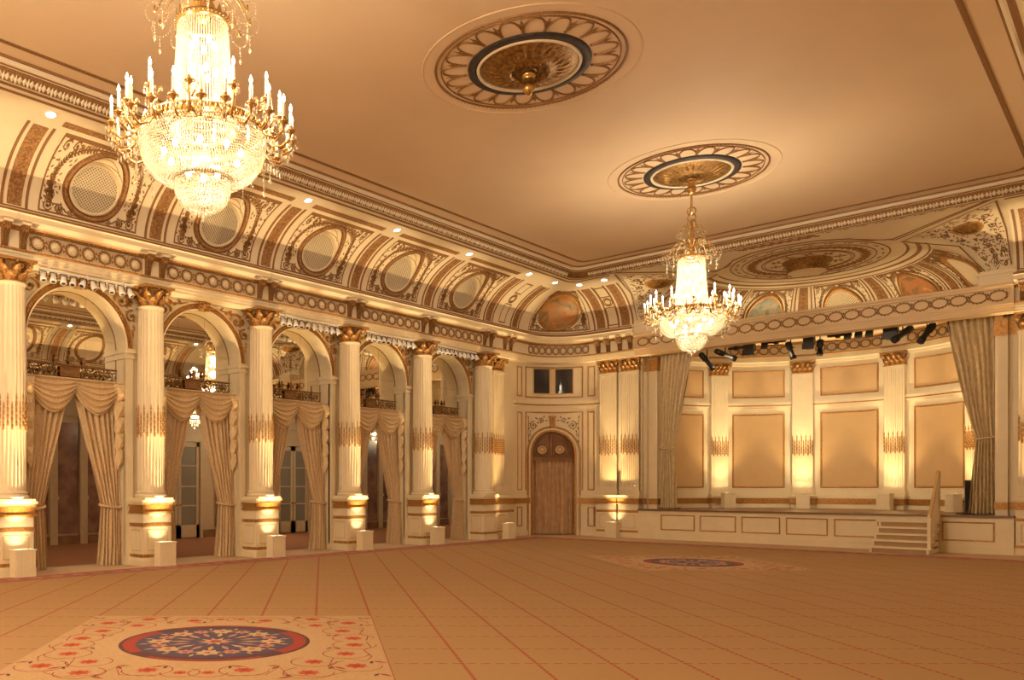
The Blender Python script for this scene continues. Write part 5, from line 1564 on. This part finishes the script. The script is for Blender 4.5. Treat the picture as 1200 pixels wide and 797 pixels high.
# lighting pipe and lamps
root = thing('lighting_pipe', 'black pipe behind the proscenium beam that carries the stage lights', 'pipe', (XC, 26.0, 5.98))
mb = MB(); mb.tube([(-4.1,0,0),(4.1,0,0)], .03, 8); mb.build('pipe', [BLACK], root)
mb = MB()
for x in (-3, 0, 3): mb.tube([(x,0,0),(x,0,.62)], .012, 6)
mb.build('hanger', [BLACK], root)
rt3 = Vector((rtv[0], rtv[1], 0))
def stagelight(kind, label, x, z, ax, L=.5, r=.09):
    root = thing('stage_spotlight' if kind == 'long' else 'stage_flood' if kind == 'box' else 'stage_bar_light', label, 'stage light', (x, 26.0, z), 0, 'stage lights')
    c = Vector((0,0,0)); a = (rt3*ax[0]+Vector((0,-.25,-ax[1]))).normalized()
    if kind == 'long':
        mb = MB(); mb.tube([tuple(c-a*L*.5), tuple(c-a*L*.42), tuple(c-a*L*.1), tuple(c-a*L*.05), tuple(c+a*L*.30), tuple(c+a*L*.32), tuple(c+a*L*.5)], [r*.6, r, r, r*.75, r*.75, r, r], 12)
        mb.build('lamp_body', [BLACK], root)
        mb = MB(); p = c+a*L*.505; u = a.orthogonal().normalized(); w = a.cross(u)
        mb.add([tuple(p)]+[tuple(p+(u*cos(2*pi*k/12)+w*sin(2*pi*k/12))*r*.85) for k in range(12)], [(0,1+k,1+(k+1) % 12) for k in range(12)]); mb.build('lens', [LENS], root)
    elif kind == 'box':
        mb = MB(); mb.box(-r*1.3, r*1.3, -r, r, -L*.3, L*.4); mb.box(-r*.8, r*.8, -r*.9, r*.9, -L*.6, -L*.3); mb.build('lamp_body', [BLACK], root)
        mb = MB(); mb.box(-r*1.5, r*1.5, -r*1.25, -r*1.05, -L*.62, -L*.2); mb.build('barn_door', [BLACK], root)
    else:
        mb = MB(); mb.box(-L*.5, L*.5, -.05, .05, -.03, .03); mb.box(-.05, .05, -.06, .06, -.07, .05); mb.build('lamp_body', [BLACK], root)
        mb = MB(); mb.box(-L*.45, L*.45, -.03, .03, -.036, -.03); mb.build('lens', [LENS], root)
    mb = MB(); h = 5.98-z
    mb.box(-.012, .012, -.015, .015, .02, h-.02); mb.box(-r-.02, r+.02, -.012, .012, .06, .08); mb.box(-.035, .035, -.04, .04, h-.05, h+.045)
    mb.build('yoke_clamp', [BLACK], root)
    return root
for kind, label, x, z, ax, L, r in (
 ('long', 'black profile spotlight pointing down right, first of the stage lights from the left', -9.83, 5.44, (.72,.75), .66, .085),
 ('long', 'black profile spotlight nearly level, second of the stage lights from the left', -9.30, 5.58, (.90,.36), .66, .085),
 ('bar', 'thin black bar lamp right of the two tilted profile spotlights', -8.98, 5.74, (1,0), .45, .06),
 ('box', 'black flood lamp with barn door, left of the middle of the stage', -8.62, 5.72, (0,1), .38, .11),
 ('box', 'tiny black flood lamp right of the barn-door flood', -8.20, 5.78, (0,1), .26, .06),
 ('bar', 'thin black bar lamp before the second apse pilaster', -7.90, 5.80, (1,0), .5, .06),
 ('long', 'black profile spotlight pointing steeply down in front of the second apse pilaster', -7.52, 5.50, (.40,.9), .52, .085),
 ('box', 'short black flood lamp in the middle of the stage lights', -7.05, 5.70, (0,1), .36, .10),
 ('long', 'upright black spotlight hanging straight down right of the middle flood', -6.78, 5.50, (.02,1), .46, .085),
 ('bar', 'thin black bar lamp right of the upright spotlight', -6.35, 5.78, (1,0), .5, .06),
 ('box', 'first of three small square floods before the third apse pilaster', -6.10, 5.80, (0,1), .26, .06),
 ('box', 'second of three small square floods before the third apse pilaster', -5.85, 5.80, (0,1), .26, .06),
 ('box', 'third of three small square floods before the third apse pilaster', -5.60, 5.80, (0,1), .26, .06),
 ('box', 'bulky black flood lamp beside the third apse pilaster', -5.12, 5.72, (0,1), .34, .12),
 ('long', 'large black profile spotlight pointing down left, second from the right', -4.86, 5.62, (-.75,.62), .66, .095),
 ('long', 'large black profile spotlight pointing down left beside the right stage curtain', -4.34, 5.58, (-.55,.82), .66, .095)):
    stagelight(kind, label, x, z, ax, L, r)
root = thing('stage_speaker', 'slim black loudspeaker standing on the stage by the right curtain', 'loudspeaker', (-3.50, 26.5, ST))
mb = MB(); mb.box(-.12, .12, -.12, .12, .03, .86); mb.build('cabinet', [BLACK], root)
mb = MB(); mb.box(-.10, .10, -.128, -.12, .07, .82); mb.build('speaker_grille', [BLACKF], root)
mb = MB(); mb.box(-.16, .16, -.15, .15, 0, .03); mb.build('base_plate', [BLACK], root)

# ------------------------------------------------------------------ foyer behind the arches
FX = -21.5; FZ = 4.25
mb = MB(); mb.add([(FX,0,.004),(WL-.62,0,.004),(WL-.62,34,.004),(FX,34,.004)], [(0,1,2,3)]); struct(mb.build('floor_foyer', [FOYERF]))
mb = MB(); mb.add([(FX,0,FZ),(WL-.37,0,FZ),(WL-.37,34,FZ),(FX,34,FZ)], [(3,2,1,0)]); struct(mb.build('ceiling_foyer', [CREAM]))
mb = MB(); mb.add([(FX,0,0),(FX,34,0),(FX,34,FZ),(FX,0,FZ)], [(0,1,2,3)]); 
mb.add([(FX,0,0),(WL,0,0),(WL,0,FZ),(FX,0,FZ)], [(0,1,2,3)]); mb.add([(FX,34,0),(WL,34,0),(WL,34,FZ),(FX,34,FZ)], [(0,1,2,3)])
struct(mb.build('wall_foyer', [FOYW]))
mb = MB()
for a, b in zip([0]+[q for y in BAYY for q in (y-HWA, y+HWA)][1::2], [q for y in BAYY for q in (y-HWA, y+HWA)][0::2]+[34]):
    mb.add([(WL-.37,a,0),(WL-.37,b,0),(WL-.37,b,FZ),(WL-.37,a,FZ)], [(0,1,2,3)])
a = BAYY[-1]+HWA; mb.add([(WL-.37,a,0),(WL-.37,34,0),(WL-.37,34,FZ),(WL-.37,a,FZ)], [(0,1,2,3)])
struct(mb.build('wall_foyer_inner', [CREAM]))
DOORS = [(13.7, 15.5), (18.6, 20.2)]
mb = MB(); mc = MB(); y = 8.0
while y < 30:
    if not any(a-.75 < y < b+.1 for a, b in DOORS):
        mc.box(FX, FX+.03, y, y+.62, .30, 3.4); mb.box(FX, FX+.02, y-.02, y+.64, .26, 3.45)
        mb.box(FX, FX+.10, y+.66, y+.88, 0, 3.6); mb.box(FX, FX+.13, y+.64, y+.90, 1.25, 1.36)
    y += .9
mb.box(FX, FX+.08, 0, 34, 3.6, 3.8)
struct(mb.build('trim_foyer_pilasters', [FOYW])); struct(mc.build('trim_foyer_marble', [MARBLE]))
mb = MB(); mb.box(FX, FX+.06, 0, 34, 0, .24); struct(mb.build('baseboard_foyer', [WOOD]))
for i, (a, b) in enumerate(DOORS):
    root = thing('door_%d' % (i+2), None, None, (FX+.07, (a+b)/2, 0), RL); root['kind'] = 'structure'
    w = (b-a)/2
    mb = MB(); mb.box(-w, w, 0, .14, 3.02, 3.16); mb.box(-w, -w+.1, 0, .14, 0, 3.02); mb.box(w-.1, w, 0, .14, 0, 3.02); mb.build('door_frame', [FOYW], root)
    for s in (-1, 1):
        mb = MB(); x0, x1 = sorted((s*.01, s*(w-.1)))
        mb.box(x0, x0+.11, .03, .08, .03, 3.0); mb.box(x1-.11, x1, .03, .08, .03, 3.0); mb.box(x0, x1, .03, .08, .03, .42); mb.box(x0, x1, .03, .08, 2.86, 3.0)
        for z in (1.0, 1.6, 2.25): mb.box(x0, x1, .035, .075, z, z+.045)
        lf = mb.build('door_leaf', [FOYW], root)
        mb = MB(); mb.box(x0+.1, x1-.1, .045, .05, .42, 2.86); mb.build('glass', [FROST], lf)
        mb = MB(); mb.ball((s*.07, .11, 1.05), .03); mb.build('handle', [BRASS], lf)
def pendant(label, x, y, z):
    root = thing('crystal_pendant', label, 'pendant lamp', (x, y, z), 0, 'foyer pendant lamps')
    mb = MB(); mb.tube([(0,0,FZ-z),(0,0,.16)], .012, 6); mb.lathe([(.07,FZ-z),(.06,FZ-z-.04),(.015,FZ-z-.06)], (0,0,0), 10); mb.build('stem', [BRASS], root)
    mb = MB(); mb.lathe([(.17,.09),(.19,.10),(.19,.13),(.17,.14)], (0,0,0), 20)
    for k in range(4): mb.tube([(.17*cos(pi*k/2),.17*sin(pi*k/2),.12),(0,0,.2)], .008, 4)
    mb.build('ring', [BRASS], root)
    mb = MB()
    for k in range(5): mb.ball((.07*cos(1.256*k), .07*sin(1.256*k), .06), .035, 8)
    mb.build('bulb', [BULB], root)
    mb = MB()
    for r, z0, n in ((.18,.06,16),(.18,.02,16),(.14,-.05,12),(.13,-.10,12),(.08,-.17,8),(.03,-.24,3)):
        for k in range(n): mb.octa((r*cos(2*pi*k/n), r*sin(2*pi*k/n), z0), .018, .032)
    mb.build('crystal_drops', [DROP], root)
    point('pendant_lamp', (x, y, z+.02), 28, WARM2, .1)
pendant('small lit crystal pendant in the foyer, seen through the second arch', -18.5, 13.2, 3.45)
pendant('small lit crystal pendant in the foyer, seen through the fourth arch', -18.5, 20.55, 3.32)
for y in (6, 17, 27): point('foyer_fill_point', (-18.6, y, 3.7), 75, WARM2, .15)  # added fill light for the foyer, no fixtures at these points

# ------------------------------------------------------------------ light
for x in (-9.3, -7.7, -6.3, -4.8): spot('stage_fill_spot', (x, 25.9, 5.5), (XC+(x-XC)*1.3, 30, 2.6), 130, 120, 1., (1, .74, .42), .15)  # added fill, evens the light on the stage back wall
CH_COL = (1, .82, .56)
for y, f in ((5.11, 1.), (17.72, 1.)):
    for z, p in ((6.1, 14), (5.6, 14), (5.05, 40)): point('chandelier_lamp', (RX, y, z), p*f, CH_COL, .12)
    for i in range(6):
        a = 2*pi*(i+.5)/6; point('candle_lamp', (RX+.87*cos(a), y+.87*sin(a), 5.72), 38*f, CH_COL, .03)
for y in (-1.2, -6.0): point('rear_fill_point', (RX, y, 5.6), 680, CH_COL, .3)  # added fill light behind the camera, no chandelier is built there
for i in range(6): spot('downlight_lamp', (WL+1.93, COLY[i], 7.80), (WL+1.93, COLY[i], 0), 25, 80, .8, (1,.86,.62), .07)
w = bpy.data.worlds.new('world'); SC.world = w; w.use_nodes = True
w.node_tree.nodes['Background'].inputs['Color'].default_value = (.02,.015,.01,1)
cam = bpy.data.cameras.new('camera'); co = bpy.data.objects.new('camera', cam); COL.objects.link(co)
co.location = (0,0,CAMH); co.rotation_euler = (R_(90), 0, YAW)
cam.sensor_width = 36; cam.lens = 967/1200*36; cam.shift_x = (600-378)/1200; cam.shift_y = (571-398.5)/1200
cam.clip_start = .05; cam.clip_end = 200
SC.camera = co
vs_ = SC.view_settings; vs_.view_transform = 'Standard'; vs_.look = 'None'; vs_.gamma = 1; vs_.use_curve_mapping = False
vs_.exposure = 0.55
cy = SC.cycles
cy.max_bounces = 8; cy.diffuse_bounces = 5; cy.glossy_bounces = 4; cy.transmission_bounces = 4; cy.transparent_max_bounces = 16
cy.sample_clamp_indirect = 6; cy.sample_clamp_direct = 0; cy.use_denoising = True; cy.caustics_reflective = False; cy.caustics_refractive = False
cy.use_light_tree = True; cy.blur_glossy = .5
